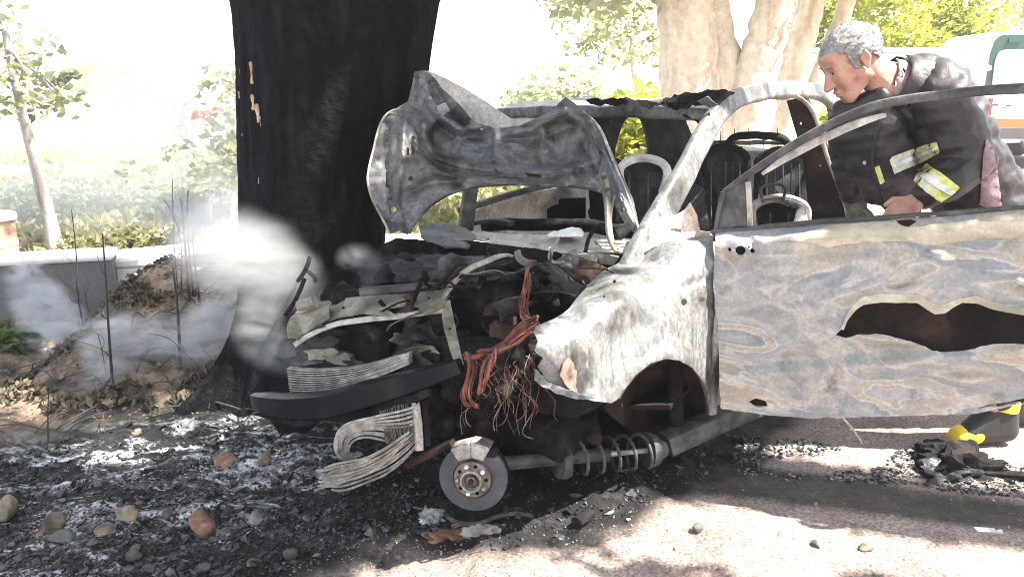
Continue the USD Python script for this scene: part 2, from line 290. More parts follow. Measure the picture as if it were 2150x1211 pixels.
ramp_mat('gravel', [(0.3, (0.10, 0.085, 0.08)), (0.55, (0.26, 0.225, 0.205)), (0.75, (0.42, 0.38, 0.35))], 14, 5, 0.3, 0.85)
ramp_mat('skin', [(0.32, (0.22, 0.095, 0.07)), (0.48, (0.31, 0.16, 0.118)), (0.66, (0.38, 0.225, 0.175))], 17, 6, 0.3, 0.5, 0, 0.4, 0.1, 160, 0.002, 0.1)
ramp_mat('grey_hair', [(0.35, (0.17, 0.17, 0.172)), (0.55, (0.215, 0.215, 0.215)), (0.75, (0.26, 0.26, 0.255))], 8, 3, 0.3, 0.85, 0, 0.1, stretch=(1, 1, 1), bscale=120, bump=0.4)
ramp_mat('jacket', [(0.3, (0.0060, 0.0054, 0.0066)), (0.5, (0.0132, 0.0102, 0.0120)), (0.60, (0.0270, 0.0180, 0.0210)), (0.68, (0.0600, 0.0396, 0.0450)), (0.78, (0.1200, 0.0870, 0.0960))], 3.4, 6, 0.6, 0.52, 0, 0.4, 0.3, 30, 0.012, 0.3)
ramp_mat('pink_cloth', [(0.3, (0.15, 0.09, 0.105)), (0.6, (0.26, 0.18, 0.2)), (0.8, (0.36, 0.28, 0.3))], 5, 6, 0.6, 0.8)
ramp_mat('glove', [(0.3, (0.06, 0.065, 0.045)), (0.6, (0.14, 0.145, 0.10)), (0.8, (0.24, 0.23, 0.17))], 20, 6, 0.6, 0.8)
ramp_mat('reflective', [(0.3, (0.42, 0.42, 0.08)), (0.45, (0.52, 0.54, 0.10)), (0.58, (0.6, 0.6, 0.5))], 9, 4, 0.6, 0.45)
ramp_mat('silver_tape', [(0.3, (0.5, 0.51, 0.5)), (0.6, (0.7, 0.7, 0.68))], 14, 4, 0.6, 0.4)
def plain(name, col, rough=0.5, metal=0.0, emit=None, spec=0.5):
    MAT[name] = usdkit.material(stage, f'/World/Looks/{name}', {"g": ("geometry", {}), "n": ("noise_texture", {"scale": 8.0, "detail": 5.0}), "r": ("rgb_ramp", {"ramp": [(0.3, tuple(c * 0.85 for c in col)), (0.7, col)]}),
        "p": ("principled_bsdf", {"roughness": rough, "metallic": metal, "specular_ior_level": spec})}, [("g.position", "n.vector"), ("n.fac", "r.fac"), ("r.color", "p.base_color")], surface="p.BSDF")
plain('van_white', (0.8, 0.8, 0.79), 0.35); plain('van_green', (0.012, 0.065, 0.042), 0.4); plain('van_orange', (0.5, 0.12, 0.03), 0.4); plain('van_dark', (0.06, 0.055, 0.06), 0.5)
plain('rubber', (0.02, 0.02, 0.02), 0.8); plain('van_glass', (0.30, 0.33, 0.34), 0.08); plain('lamp_red', (0.4, 0.03, 0.03), 0.3); plain('boot_yellow', (0.65, 0.45, 0.03), 0.6); plain('red_leaf', (0.6, 0.12, 0.13), 0.6)
plain('eye', (0.03, 0.025, 0.02), 0.2); plain('mat_black', (0.012, 0.012, 0.013), 0.7)
leaf_mat('leaf_dark', [(0.3, (0.035, 0.055, 0.02)), (0.7, (0.08, 0.11, 0.04))])
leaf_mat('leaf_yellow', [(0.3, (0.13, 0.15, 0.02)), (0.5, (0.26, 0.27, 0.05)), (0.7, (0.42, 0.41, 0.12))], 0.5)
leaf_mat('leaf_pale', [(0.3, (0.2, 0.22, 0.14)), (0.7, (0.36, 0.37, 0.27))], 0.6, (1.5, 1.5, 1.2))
ramp_mat('straw_oxide_and_sun', [(0.3, (0.2187, 0.1947, 0.1467)), (0.5, (0.3147, 0.2907, 0.2247)), (0.7, (0.3787, 0.3607, 0.3007))], 6, 6, 0.8, 0.6, 0.1, 0.35, 0.15, 90, 0.004, 0.2, stretch=(1, 1, 2))  # straw heat tint, also the painted sun on the door band
leaf_mat('leaf_grey', [(0.3, (0.11, 0.12, 0.085)), (0.7, (0.2, 0.205, 0.15))], 0.55)
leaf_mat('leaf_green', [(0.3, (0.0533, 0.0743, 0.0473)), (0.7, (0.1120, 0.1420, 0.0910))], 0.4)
ramp_mat('singed', [(0.3, (0.03, 0.025, 0.018)), (0.6, (0.10, 0.08, 0.05)), (0.8, (0.2, 0.17, 0.11))], 20, 5, 0.3, 0.85)
leaf_mat('dry_grass', [(0.3, (0.10, 0.105, 0.055)), (0.7, (0.23, 0.21, 0.12))], 0.35)

# ------------------------------------------------------------------ the ground
def S(t): t = np.clip(t, 0, 1); return t * t * (3 - 2 * t)
TREE = np.array([-0.93, 3.88])
def to_px(x, y, z):
    d = np.stack([x, y, z - EYE], -1); f = d[..., 1] * CP - d[..., 2] * SP; dn = -(d[..., 1] * SP) - d[..., 2] * CP
    f = np.maximum(f, 1e-3); return 1075 + FPX * d[..., 0] / f, 605.5 + FPX * dn / f
def gz(x, y, fine=True):
    x, y = np.asarray(x, float), np.asarray(y, float)
    edge = -2.78 + 0.12 * (fbm(np.stack([y * 1.5, y * 0, y * 0], -1), 3, 4) - 0.5)
    m = S((x - edge) / 0.62) * S((y - 3.55) / 1.25) * (1 - S((y - 5.15) / 1.0)) * (1 - 0.75 * S((x + 1.75) / 0.9)) * (1 - S((x + 0.7) / 0.6))
    z = 0.47 * m
    r = np.hypot(x - TREE[0], y - TREE[1]); z = z + 0.10 * np.exp(-(r / 0.8) ** 2)
    rough_ = (0.25 + 0.75 * (1 - S((x - 0.2) / 0.9))) * (1 - 0.7 * S((y - 9) / 6))
    p = np.stack([x, y, np.zeros_like(x)], -1)
    z = z + (fbm(p * 2.1, 3, 1) - 0.5) * 0.10 * rough_
    if fine: z = z + (fbm(p * 11, 3, 2) - 0.5) * 0.045 * rough_ + (fbm(p * 34, 2, 3) - 0.5) * 0.012 * (0.3 + rough_)
    return z
near_x = np.arange(-3.6, 3.0, 0.021); near_y = np.arange(1.75, 6.6, 0.021)
gl = 3.0 * np.geomspace(1, 130, 46)
xs = np.r_[-3.6 - gl[::-1] + 3.0 - 0.05, near_x, near_x[-1] + gl - 3.0 + 0.05]; ys = np.r_[-60, -20, -8, -3, -1, 0, 0.6, 1.1, 1.5, near_y, near_y[-1] + 3.0 * np.geomspace(1, 150, 60) - 3.0 + 0.05]
GX, GY = np.meshgrid(xs, ys); GZ = gz(GX, GY)
gv = np.stack([GX, GY, GZ], -1).reshape(-1, 3); nx, ny = len(xs), len(ys)
ii = (np.arange(ny - 1)[:, None] * nx + np.arange(nx - 1)).ravel()
gf = np.vstack([np.stack([ii, ii + 1, ii + nx + 1], 1), np.stack([ii, ii + nx + 1, ii + nx], 1)])
qx, qy = to_px(gv[:, 0], gv[:, 1], np.zeros(len(gv)))
jit = (fbm(gv * np.array([3, 3, 0.0]), 4, 8) - 0.5)
front = gv[:, 1] > 0.8
sel = front & (np.abs(gv[:, 0]) < 5) & (gv[:, 1] < 9)
char_shade = np.zeros(len(gv)); ash = np.zeros(len(gv)); dirt = np.zeros(len(gv))
CHAR = [(-900, 1500), (560, 1500), (600, 1190), (840, 1120), (1080, 1160), (1220, 1120), (1420, 1030), (1490, 995), (1560, 945), (1600, 900), (1650, 820), (1300, 800), (600, 790), (420, 860), (200, 900), (-200, 1010)]
ASH = [(-300, 950), (200, 975), (350, 940), (520, 930), (720, 960), (700, 1050), (480, 1075), (250, 1080), (330, 1180), (150, 1230), (-300, 1150)]
idx = np.where(sel)[0]
char_shade[idx] = soft(qx[idx] + jit[idx] * 130, qy[idx] + jit[idx] * 70, CHAR, 55)
SHADE_BAND_PX = [(1330, 990), (1450, 985), (1560, 978), (1800, 1015), (2000, 1050), (2300, 1080), (2300, 1112), (2000, 1095), (1800, 1068), (1600, 1040), (1430, 1025)]
char_shade[idx] = np.maximum(char_shade[idx], .85 * soft(qx[idx] + jit[idx] * 60, qy[idx] + jit[idx] * 22, SHADE_BAND_PX, 16))  # lane darkened along the band: its shade painted in with the char colour
ash[idx] = soft(qx[idx] + jit[idx] * 160, qy[idx] + jit[idx] * 60, ASH, 90)
MB = [(-100, 1010), (200, 905), (420, 855), (560, 800), (560, 540), (330, 540), (20, 700), (-100, 850)]
px2, py2 = to_px(gv[:, 0], gv[:, 1], gv[:, 2])
dirt[idx] = soft(px2[idx], py2[idx] + jit[idx] * 60, MB, 60)
dirt = np.maximum(dirt, S((gv[:, 1] - 6.0) / 1.5) * (1 - S((gv[:, 0] - 0.5) / 1.5)))
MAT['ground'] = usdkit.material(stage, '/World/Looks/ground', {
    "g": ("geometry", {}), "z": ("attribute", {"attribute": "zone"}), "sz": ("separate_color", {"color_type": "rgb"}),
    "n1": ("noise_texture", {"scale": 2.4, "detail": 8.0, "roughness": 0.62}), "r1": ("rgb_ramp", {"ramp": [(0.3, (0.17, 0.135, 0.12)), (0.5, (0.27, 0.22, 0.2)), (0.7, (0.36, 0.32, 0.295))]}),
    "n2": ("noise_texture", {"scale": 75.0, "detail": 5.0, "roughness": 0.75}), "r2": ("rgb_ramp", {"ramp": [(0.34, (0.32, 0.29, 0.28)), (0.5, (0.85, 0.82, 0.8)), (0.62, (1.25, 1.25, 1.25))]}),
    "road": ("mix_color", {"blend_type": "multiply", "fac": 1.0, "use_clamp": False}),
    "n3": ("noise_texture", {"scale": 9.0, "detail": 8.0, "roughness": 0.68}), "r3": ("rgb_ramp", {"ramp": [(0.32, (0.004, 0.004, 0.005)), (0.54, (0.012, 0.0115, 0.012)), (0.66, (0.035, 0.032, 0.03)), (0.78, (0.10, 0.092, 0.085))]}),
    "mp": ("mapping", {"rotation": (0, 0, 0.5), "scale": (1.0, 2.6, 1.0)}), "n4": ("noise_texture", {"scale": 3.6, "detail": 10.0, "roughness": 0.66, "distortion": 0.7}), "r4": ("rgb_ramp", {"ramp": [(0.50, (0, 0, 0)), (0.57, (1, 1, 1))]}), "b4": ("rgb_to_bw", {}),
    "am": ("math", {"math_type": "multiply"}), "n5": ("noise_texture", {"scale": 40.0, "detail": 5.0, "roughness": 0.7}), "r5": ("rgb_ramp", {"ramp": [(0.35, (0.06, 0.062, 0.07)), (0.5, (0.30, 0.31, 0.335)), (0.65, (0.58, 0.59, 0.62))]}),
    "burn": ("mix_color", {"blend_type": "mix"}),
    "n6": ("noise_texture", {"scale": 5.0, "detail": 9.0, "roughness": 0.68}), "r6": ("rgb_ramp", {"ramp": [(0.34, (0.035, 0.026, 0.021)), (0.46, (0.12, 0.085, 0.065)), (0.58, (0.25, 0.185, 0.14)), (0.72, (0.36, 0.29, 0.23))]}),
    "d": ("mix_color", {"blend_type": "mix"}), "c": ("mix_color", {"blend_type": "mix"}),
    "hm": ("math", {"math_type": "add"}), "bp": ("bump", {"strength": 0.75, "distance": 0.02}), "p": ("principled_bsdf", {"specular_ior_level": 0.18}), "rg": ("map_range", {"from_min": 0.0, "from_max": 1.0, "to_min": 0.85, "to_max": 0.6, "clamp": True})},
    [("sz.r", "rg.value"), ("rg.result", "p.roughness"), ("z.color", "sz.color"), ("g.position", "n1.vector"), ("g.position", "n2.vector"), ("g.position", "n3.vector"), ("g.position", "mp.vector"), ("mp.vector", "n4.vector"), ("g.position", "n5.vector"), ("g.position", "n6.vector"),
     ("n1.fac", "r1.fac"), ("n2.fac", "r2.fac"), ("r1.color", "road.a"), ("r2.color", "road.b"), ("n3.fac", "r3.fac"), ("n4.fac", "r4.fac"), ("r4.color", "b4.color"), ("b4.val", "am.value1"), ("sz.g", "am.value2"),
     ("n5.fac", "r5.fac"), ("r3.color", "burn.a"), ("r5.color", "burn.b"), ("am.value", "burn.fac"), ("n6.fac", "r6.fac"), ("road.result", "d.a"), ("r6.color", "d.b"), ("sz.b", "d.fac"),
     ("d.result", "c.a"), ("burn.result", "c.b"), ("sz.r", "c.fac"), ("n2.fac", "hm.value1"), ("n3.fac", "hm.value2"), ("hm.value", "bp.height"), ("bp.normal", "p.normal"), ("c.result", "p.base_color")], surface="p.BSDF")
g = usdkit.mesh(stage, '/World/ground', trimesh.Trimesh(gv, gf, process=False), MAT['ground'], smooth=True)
UsdGeom.PrimvarsAPI(g).CreatePrimvar("zone", Sdf.ValueTypeNames.Color3fArray, "vertex").Set(Vt.Vec3fArray.FromNumpy(np.stack([char_shade, ash, dirt], 1).astype(np.float32)))
tag(g.GetPrim(), 'burnt and ash covered verge beside a pale gravel lane', kind='structure')

# ------------------------------------------------------------------ the big tree
rng = np.random.default_rng(11)
tree = thing('burnt_tree', (TREE[0], TREE[1], 0.0), 'massive blackened tree trunk forking overhead that the car stands crushed against', 'tree')
rows = [(-140, 455, 985), (-60, 474, 930), (0, 490, 897), (50, 497, 876), (100, 500, 862), (150, 502, 848), (200, 503, 838), (260, 505, 826), (330, 507, 815), (400, 508, 808), (500, 509, 806), (600, 508, 806), (700, 503, 812), (780, 488, 822), (840, 455, 850), (900, 400, 890)]
cs, rs, zs = [], [], []
for py, a, b in rows:
    A, B = P(a, py, TREE[1]), P(b, py, TREE[1]); cs.append((A[0] + B[0]) / 2); rs.append((B[0] - A[0]) / 2 * 0.985); zs.append(A[2])
o = np.argsort(zs); zs, cs, rs = np.array(zs)[o], np.array(cs)[o], np.array(rs)[o]
nz, na = 190, 150
zz = np.linspace(-0.25, zs[-1], nz); cc = CubicSpline(zs, cs)(np.clip(zz, zs[0], None)); rr = CubicSpline(zs, rs)(np.clip(zz, zs[0], None))
ang = np.arange(na) / na * 2 * np.pi
A_, Z_ = np.meshgrid(ang, zz)
q = np.stack([np.cos(A_) * 4.5, np.sin(A_) * 4.5, Z_ * 1.1], -1)
fis = 1 - np.abs(2 * fbm(q * np.array([1.6, 1.6, 0.9]), 4, 21) - 1)
flare = np.clip(0.55 - Z_, 0, 1) ** 1.6 * (0.5 * np.maximum(0, np.cos(A_ * 5 + 0.8)) + 0.1)
R_ = rr[:, None] * (1 + (fbm(q * 0.5, 3, 22) - 0.5) * 0.05) + (fis - 0.75) * 0.035 + flare
v = np.stack([cc[:, None] + R_ * np.cos(A_), TREE[1] + R_ * np.sin(A_), Z_], -1).reshape(-1, 3)
ii = (np.arange(nz - 1)[:, None] * na + np.arange(na)).ravel(); jj = (np.arange(nz - 1)[:, None] * na + (np.arange(na) + 1) % na).ravel()
trunk = trimesh.Trimesh(v, np.vstack([np.stack([ii, jj, jj + na], 1), np.stack([ii, jj + na, ii + na], 1)]), process=False)
obj('trunk', trunk, 'charred_bark', tree, smooth=True)
ztop = zs[-1]; xt = cs[-1]
limbs = [[(xt - .10, 3.9, ztop - .9), (xt - .30, 3.9, ztop + .2), (xt - .75, 3.95, ztop + 1.3), (xt - 1.2, 4.2, ztop + 2.8)], [(xt + .10, 3.88, ztop - .9), (xt + .36, 3.82, ztop + .2), (xt + 1.2, 3.6, ztop + 1.3), (xt + 2.8, 3.3, ztop + 2.3), (xt + 4.6, 3.0, ztop + 3.0)],
         [(xt, 3.95, ztop - .8), (xt + .05, 4.2, ztop + .7), (xt + .3, 4.9, ztop + 2.2), (xt + .2, 5.5, ztop + 3.4)]]
for l, r in zip(limbs, ((.20, .36, .30, .12), (.20, .36, .26, .15, .06), (.2, .26, .2, .1))):
    obj('limb', tube(l, r, n=16, k=30, wob=0.12), 'charred_bark', tree, smooth=True)
for pth, r in (([(xt + 2.9, 3.3, ztop + 2.3), (xt + 3.2, 4.2, ztop + 3.0), (xt + 3.2, 5.2, ztop + 3.2)], (.11, .04)), ([(xt - .8, 3.95, ztop + 1.4), (xt - 1.6, 3.3, ztop + 2.0), (xt - 2.4, 2.8, ztop + 2.4)], (.12, .04))):
    obj('branch', tube(pth, r, n=10, k=20, wob=0.1), 'charred_bark', tree, smooth=True)
# bark chips flaked down to the wood
for k, (a, b, s) in enumerate(((556, 155, 26), (560, 215, 20), (569, 238, 24), (574, 255, 14), (523, 150, 9), (516, 200, 10), (524, 290, 12), (548, 345, 13), (566, 375, 10))):
    zc = P(a, b, TREE[1] - .2)[2]; i = int(np.argmin(np.abs(zz - zc))); X = P(a, b, TREE[1] - .12)[0]
    cth = np.clip((X - cc[i]) / rr[i], -.97, .97); th = -math.acos(cth); Rr = R_[i, int((th % (2 * np.pi)) / (2 * np.pi) * na) % na]
    ctr = np.array([cc[i] + Rr * math.cos(th), TREE[1] + Rr * math.sin(th), zc]); h = s * 0.0022
    m = rough(cbox((0.010, h * .34, h * 1.5), .004), .009, 38, k, 3); m.apply_transform(trimesh.transformations.rotation_matrix(th, (0, 0, 1))); m.apply_translation(ctr); obj('bark_chip', m, 'bark_chip', tree, smooth=True)
# crown: unseen leaf sprays set so their shade and gaps land on chosen ground
sxy = SUN[:2] / SUN[2]
def W(pts): return [tuple(G(*p)[:2]) for p in pts]
SUNNY = [Polygon(W([(1150, 1300), (1190, 1150), (1420, 1030), (1480, 1030), (1800, 1080), (2250, 1120), (2400, 1300)])), Polygon(W([(1560, 940), (1620, 915), (1750, 930), (2000, 930), (2400, 830), (2400, 1060), (2000, 1050), (1800, 1010), (1600, 965)])),
         Point(-1.6, 3.40).buffer(.27), Point(-2.2, 4.35).buffer(.3), Point(-2.62, 4.35).buffer(.28), Polygon([(-0.35, 2.3), (3.5, 1.9), (3.5, 6.5), (-0.6, 4.9), (-.6, 4.0), (-.15, 3.75), (-.15, 2.9)]), Polygon(W([(870, 1085), (1060, 1090), (1050, 1150), (890, 1150)])), Polygon(W([(20, 850), (50, 760), (150, 690), (260, 650), (250, 720), (110, 800), (60, 880)]))]
SHADE = Polygon([(-4.2, 1.6), (4, 1.6), (4, 6.2), (-4.2, 6.2)])
c, tries = [], 0
while tries < 2600:
    tries += 1
    q = np.array([rng.uniform(-4.2, 1.6), rng.uniform(1.6, 5.7)]); pt = Point(q)
    front_lane = q[1] < 2.45 and q[0] > -0.55
    d = min(s.distance(pt) for s in SUNNY)
    if d < 0.19: continue
    if front_lane and rng.random() < 0.45: continue
    h = rng.uniform(4.6, 7.6); c.append([q[0] + sxy[0] * h, q[1] + sxy[1] * h, h])
SHADE_BAND = Polygon(W([(1330, 985), (1450, 985), (1560, 985), (1800, 1022), (2000, 1058), (2300, 1085), (2300, 1110), (2000, 1092), (1800, 1064), (1600, 1035), (1430, 1015)]))  # extra unseen sprays added to throw a shade band across the lane
while True:
    q = np.array([rng.uniform(.2, 2.4), rng.uniform(2.2, 3.3)])
    if SHADE_BAND.contains(Point(q)): h = rng.uniform(4.8, 6.0); c.append([q[0] + sxy[0] * h, q[1] + sxy[1] * h, h]); tries += 1
    if tries > 2750: break
for hx, hy, hz in ((1320, 1200, .12), (1500, 1212, .1), (1230, 1200, .1), (1750, 1225, .1)):  # single unseen sprays added for shade dapples on the lane
    q = G(hx, hy); h = 5.4; c += [[q[0] + sxy[0] * h + rng.normal() * .05, q[1] + sxy[1] * h + rng.normal() * .05, h] for _ in range(1)]
c = np.array(c); print('crown clumps', len(c))
crown = leaves(c, rng.uniform(.14, .26, len(c)), 34, .11, rng)
extra = np.c_[rng.uniform(-4.5, 0, 240), rng.uniform(2.8, 7, 240), rng.uniform(6, 9, 240)]
crown = cat_([crown, leaves(extra, .4, 30, .12, rng)])
obj('crown', crown, 'leaf_dark', tree, smooth=False)

# ------------------------------------------------------------------ low walls, pillar
w1 = thing('low_wall', (-3.2, 5.25, 0), 'low wall with grey shaded face and white coping left of the ash mound', 'wall')
def wall(par, a, b, zt, th, mat, cope=0.05, over=.03, cap_mat='plaster', bow=0.0):
    a, b = np.array(a, float), np.array(b, float); L = np.linalg.norm(b - a); M = frame((*(b - a), 0)); mid = (a + b) / 2
    obj('wall_body', rough(cbox((L, th, zt - cope + .4), .008, (*mid, (zt - cope - .4) / 2), M), .006, 5, 3, 4), mat, par)
    M2 = M; m = cbox((L + over, th + over * 2, cope), .018, (*mid, zt - cope / 2 + .002), M2)
    m = rough(m, .008, 4, 6, 4); 
    if bow:
        vv = np.array(m.vertices); s = ((vv[:, :2] - mid) @ ((b - a) / L)) / (L / 2); vv[:, 2] += np.where(vv[:, 2] > zt - cope / 2, bow * (1 - s ** 2), 0); m.vertices = vv
    obj('coping', m, cap_mat, par)
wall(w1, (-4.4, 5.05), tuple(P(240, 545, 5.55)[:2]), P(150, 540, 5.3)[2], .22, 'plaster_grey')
w2 = thing('low_wall', (-1.9, 6.0, 0), 'pale low wall with rounded white top running behind the smoke to the trunk', 'wall')
wall(w2, tuple(P(228, 520, 5.78)[:2]), (0.3, 6.5), P(330, 524, 6.0)[2], .42, 'plaster', .06, .02, bow=.05)
pil = thing('round_pillar', P(-5, 520, 6.6)[:2].tolist() + [0], 'terracotta coloured round pillar with flat cap at the left edge of the picture', 'pillar')
pc = P(-8, 520, 6.6); pt = P(0, 447, 6.6)[2]
prof = np.array([(0, -.1), (.16, -.1), (.162, pt - .28), (.17, pt - .27), (.17, pt - .24), (.162, pt - .22), (.162, pt - .06), (0, pt - .06)])
mm = trimesh.creation.revolve(prof, sections=28); mm.apply_translation((pc[0], pc[1], 0)); obj('shaft', mm, 'terracotta', pil)
mm = trimesh.creation.revolve(np.array([(0, pt - .058), (.18, pt - .058), (.185, pt - .045), (.185, pt - .012), (.17, pt), (0, pt)]), sections=28); mm.apply_translation((pc[0], pc[1], 0)); obj('cap', mm, 'plaster', pil)

# ------------------------------------------------------------------ background vegetation, left
def sapling(name, label, foot, top, y, r, nclump, lean, leafm, barkm, seed, cat='tree', group=None, span=.6, lsz=.11, per=26, low=.35, cr=.22):
    """a slender tree: foot and top in survey pixels at distance y"""
    rg = np.random.default_rng(seed); a, b = P(*foot, y), P(*top, y); a[2] = float(gz(a[0], a[1], False)) - .05
    t = thing(name, (a[0], a[1], a[2]), label, cat, group)
    mid = [a + (b - a) * s + np.array([rg.normal() * .05 + lean * s * (1 - s), rg.normal() * .1, 0]) for s in (.33, .66)]
    path = spline([a, *mid, b], 26); obj('trunk', sweep(path, circle(8), np.linspace(r, r * .25, 26)), barkm, t, smooth=True)
    C = []
    for k in range(nclump):
        s = rg.uniform(low, 1.0); p = path[int(s * 25)]; off = np.array([rg.normal() * span * .55, rg.normal() * span * .55, rg.normal() * span * .3]); C.append(p + off)
        if k % 2 == 0: obj('branch', tube([p, p + off * .5 + np.array([0, 0, .04]), p + off], (r * .3, r * .12), n=5, k=7), barkm, t, smooth=True)
    obj('crown', leaves(C, cr, per, lsz, rg, droop=.2), leafm, t, smooth=False)
    return t
sapling('slender_tree', 'slender grey tree leaning left behind the low wall with thin high foliage', (122, 545), (5, 40), 7.4, .075, 16, .05, 'leaf_grey', 'grey_bark', 31, span=.75, low=.62, lsz=.09)
sapling('slender_tree', 'thin faint tree left of the leaning grey one at the picture edge', (70, 520), (45, 60), 10.5, .05, 14, 0, 'leaf_grey', 'grey_bark', 32, span=.8, low=.5)
sapling('slender_tree', 'thin bare pole tree with yellowish leaves midway between the leaning tree and the burnt trunk', (280, 470), (225, 120), 13, .06, 20, 0, 'leaf_yellow', 'pale_bark', 33, span=.9, low=.3)
sapling('slender_tree', 'twiggy young tree with red leaves close to the left of the burnt trunk', (452, 500), (470, 150), 9.0, .035, 22, 0, 'leaf_grey', 'grey_bark', 34, span=.55, low=.25)
sapling('slender_tree', 'twiggy young tree touching the left outline of the burnt trunk', (497, 500), (492, 130), 8.2, .03, 18, 0, 'leaf_grey', 'grey_bark', 35, span=.4, low=.3)
sapling('slender_tree', 'faint twiggy tree left of the red leaved one above the green thicket', (395, 490), (400, 190), 12, .035, 18, 0, 'leaf_grey', 'grey_bark', 36, span=.6, low=.3)
rg = np.random.default_rng(5)
fl = thing('flower_cluster', P(430, 243, 9.0), 'small red blossom cluster in the twiggy tree left of the burnt trunk', 'flowers')
obj('petals', leaves([P(412, 243, 8.9), P(428, 241, 8.9), P(445, 238, 8.9), P(455, 232, 8.9)], .05, 30, .07, rg), 'red_leaf', fl, smooth=False)
sb = thing('dark_bird_nest_branch', P(125, 165, 8.2), 'dark leafy bough hanging alone against the white sky at upper left', 'bough')
C = [P(a, b, 8.2) for a, b in ((100, 176), (112, 172), (124, 170), (138, 160), (150, 155), (160, 158))]
obj('branch', tube([P(60, 120, 8.3), P(90, 172, 8.2), P(125, 170, 8.2), P(160, 156, 8.2)], (.02, .008), n=5), 'grey_bark', sb); obj('leaf_mass', leaves(C, .06, 40, .08, rg), 'leaf_grey', sb, smooth=False)
def shrub(name, label, x0, x1, yb, yt, y, n, leafm, seed, cat='shrub', group=None, lsz=.09, per=40, depth=.6, rad=.2):
    rg = np.random.default_rng(seed); a, b = P(x0, yb, y), P(x1, yb, y); t = P(x0, yt, y)[2]; gx = (a[0] + b[0]) / 2; g0 = float(gz(gx, y, False))
    th = thing(name, (gx, y, g0), label, cat, group)
    u = rg.uniform(-1, 1, n); hx = gx + u * (b[0] - a[0]) / 2; top = g0 + (t - g0) * (1 - .35 * u ** 2) * rg.uniform(.75, 1.08, n); C = np.c_[hx, y + rg.uniform(-depth, depth, n), g0 + (top - g0) * rg.random(n) ** .6]
    for k in range(min(n // 5, 14)): p = C[k]; obj('stem', tube([(gx + (p[0] - gx) * .6, y, g0 - .05), (gx + (p[0] - gx) * .8, (p[1] + y) / 2, (g0 + p[2]) / 2), p], (.014, .005), n=5, k=7), 'grey_bark', th)
    obj('foliage', leaves(C, rad, per, lsz, rg), leafm, th, smooth=False)
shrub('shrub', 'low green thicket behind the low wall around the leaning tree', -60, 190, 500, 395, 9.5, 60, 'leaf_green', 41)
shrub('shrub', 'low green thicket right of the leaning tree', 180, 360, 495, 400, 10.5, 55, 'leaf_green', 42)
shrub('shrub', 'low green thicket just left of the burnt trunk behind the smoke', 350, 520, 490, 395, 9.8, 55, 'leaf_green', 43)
shrub('shrub', 'small pale flowering bush at the foot of the leaning tree', 135, 195, 545, 480, 6.7, 14, 'dry_grass', 44, lsz=.06, depth=.2, rad=.09)
shrub('shrub', 'dry brown scrub above the rounded wall top', 230, 480, 515, 478, 7.6, 40, 'dry_grass', 45, lsz=.08, depth=.3, rad=.12)
shrub('shrub', 'dark weeds at the foot of the low wall at left', -30, 85, 745, 690, 4.75, 26, 'leaf_dark', 46, lsz=.05, depth=.2, rad=.07)
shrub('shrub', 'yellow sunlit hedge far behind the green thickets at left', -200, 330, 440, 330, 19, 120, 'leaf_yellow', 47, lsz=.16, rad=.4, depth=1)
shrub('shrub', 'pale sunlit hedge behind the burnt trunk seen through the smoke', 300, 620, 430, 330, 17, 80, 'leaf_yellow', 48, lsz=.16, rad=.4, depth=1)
rg = np.random.default_rng(6)
gp = np.c_[rg.uniform(-9, 0.5, 2600), rg.uniform(6.6, 19, 2600)]; gp = np.c_[gp, gz(gp[:, 0], gp[:, 1], False)]
obj('meadow_grass', leaves(gp + [0, 0, .06], .12, 9, .16, rg, flat=2.5), 'dry_grass', None, smooth=False, kind='stuff', label='thin dry grass growing behind the low walls', cat='grass')

# ------------------------------------------------------------------ background vegetation, right
def big_pale(name, label, stems, y, seed, crownpts=(), leafm='leaf_yellow', cat='tree'):
    a = P(*stems[0][0][0], y); g0 = float(gz(a[0], y, False)); t = thing(name, (a[0], y, g0), label, cat)
    for k, (pts, r) in enumerate(stems):
        q = PP([(px, py, y + .25 * math.sin(k * 2.1) * i / len(pts)) for i, (px, py) in enumerate(pts)])
        if k == 0 or pts[0][1] > 280: q[0, 2] = g0 - .1
        obj('trunk' if k == 0 else 'stem', tube(q, r, n=18, k=30, wob=.10, seed=seed + k), 'pale_bark', t, smooth=True)
    rg = np.random.default_rng(seed)
    if len(crownpts): obj('crown', leaves([P(px, py, y + d) for px, py, d in crownpts], .35, 45, .16, rg, droop=.3), leafm, t, smooth=False)
rg = np.random.default_rng(8)
cr = [(rg.uniform(1180, 1420), rg.uniform(-260, 0), rg.uniform(-1, 1)) for _ in range(30)] + [(rg.uniform(1400, 1750), rg.uniform(-350, -60), rg.uniform(-1, 1)) for _ in range(60)]
big_pale('pale_tree', 'broad pale barked tree behind the car roof with several upright stems', [([(1455, 420), (1450, 220), (1440, 60), (1425, -120)], (.36, .33, .31, .27)), ([(1520, 420), (1530, 240), (1510, 90), (1478, -90)], (.3, .26, .2, .14)), ([(1560, 420), (1575, 230), (1610, 70), (1660, -100)], (.30, .28, .22, .16))], 9.0, 51, cr, 'leaf_pale')
big_pale('pale_tree', 'second pale barked tree with slanting stems just left of the firefighter', [([(1635, 420), (1650, 210), (1690, 50), (1730, -120)], (.24, .22, .18, .13)), ([(1690, 420), (1700, 230), (1750, 90), (1800, -80)], (.16, .15, .12, .09))], 10.5, 52, [(rg.uniform(1700, 1900), rg.uniform(-200, -20), rg.uniform(-1, 1)) for _ in range(40)])
cr = [(rg.uniform(1170, 1400), rg.uniform(-40, 120), rg.uniform(-1, 1)) for _ in range(26)]
big_pale('pale_tree', 'faint feathery tree above the raised bonnet almost lost in the glare', [([(1330, 420), (1335, 200), (1320, 20), (1300, -150)], (.06, .05, .04, .03))], 14, 53, cr, 'leaf_pale')
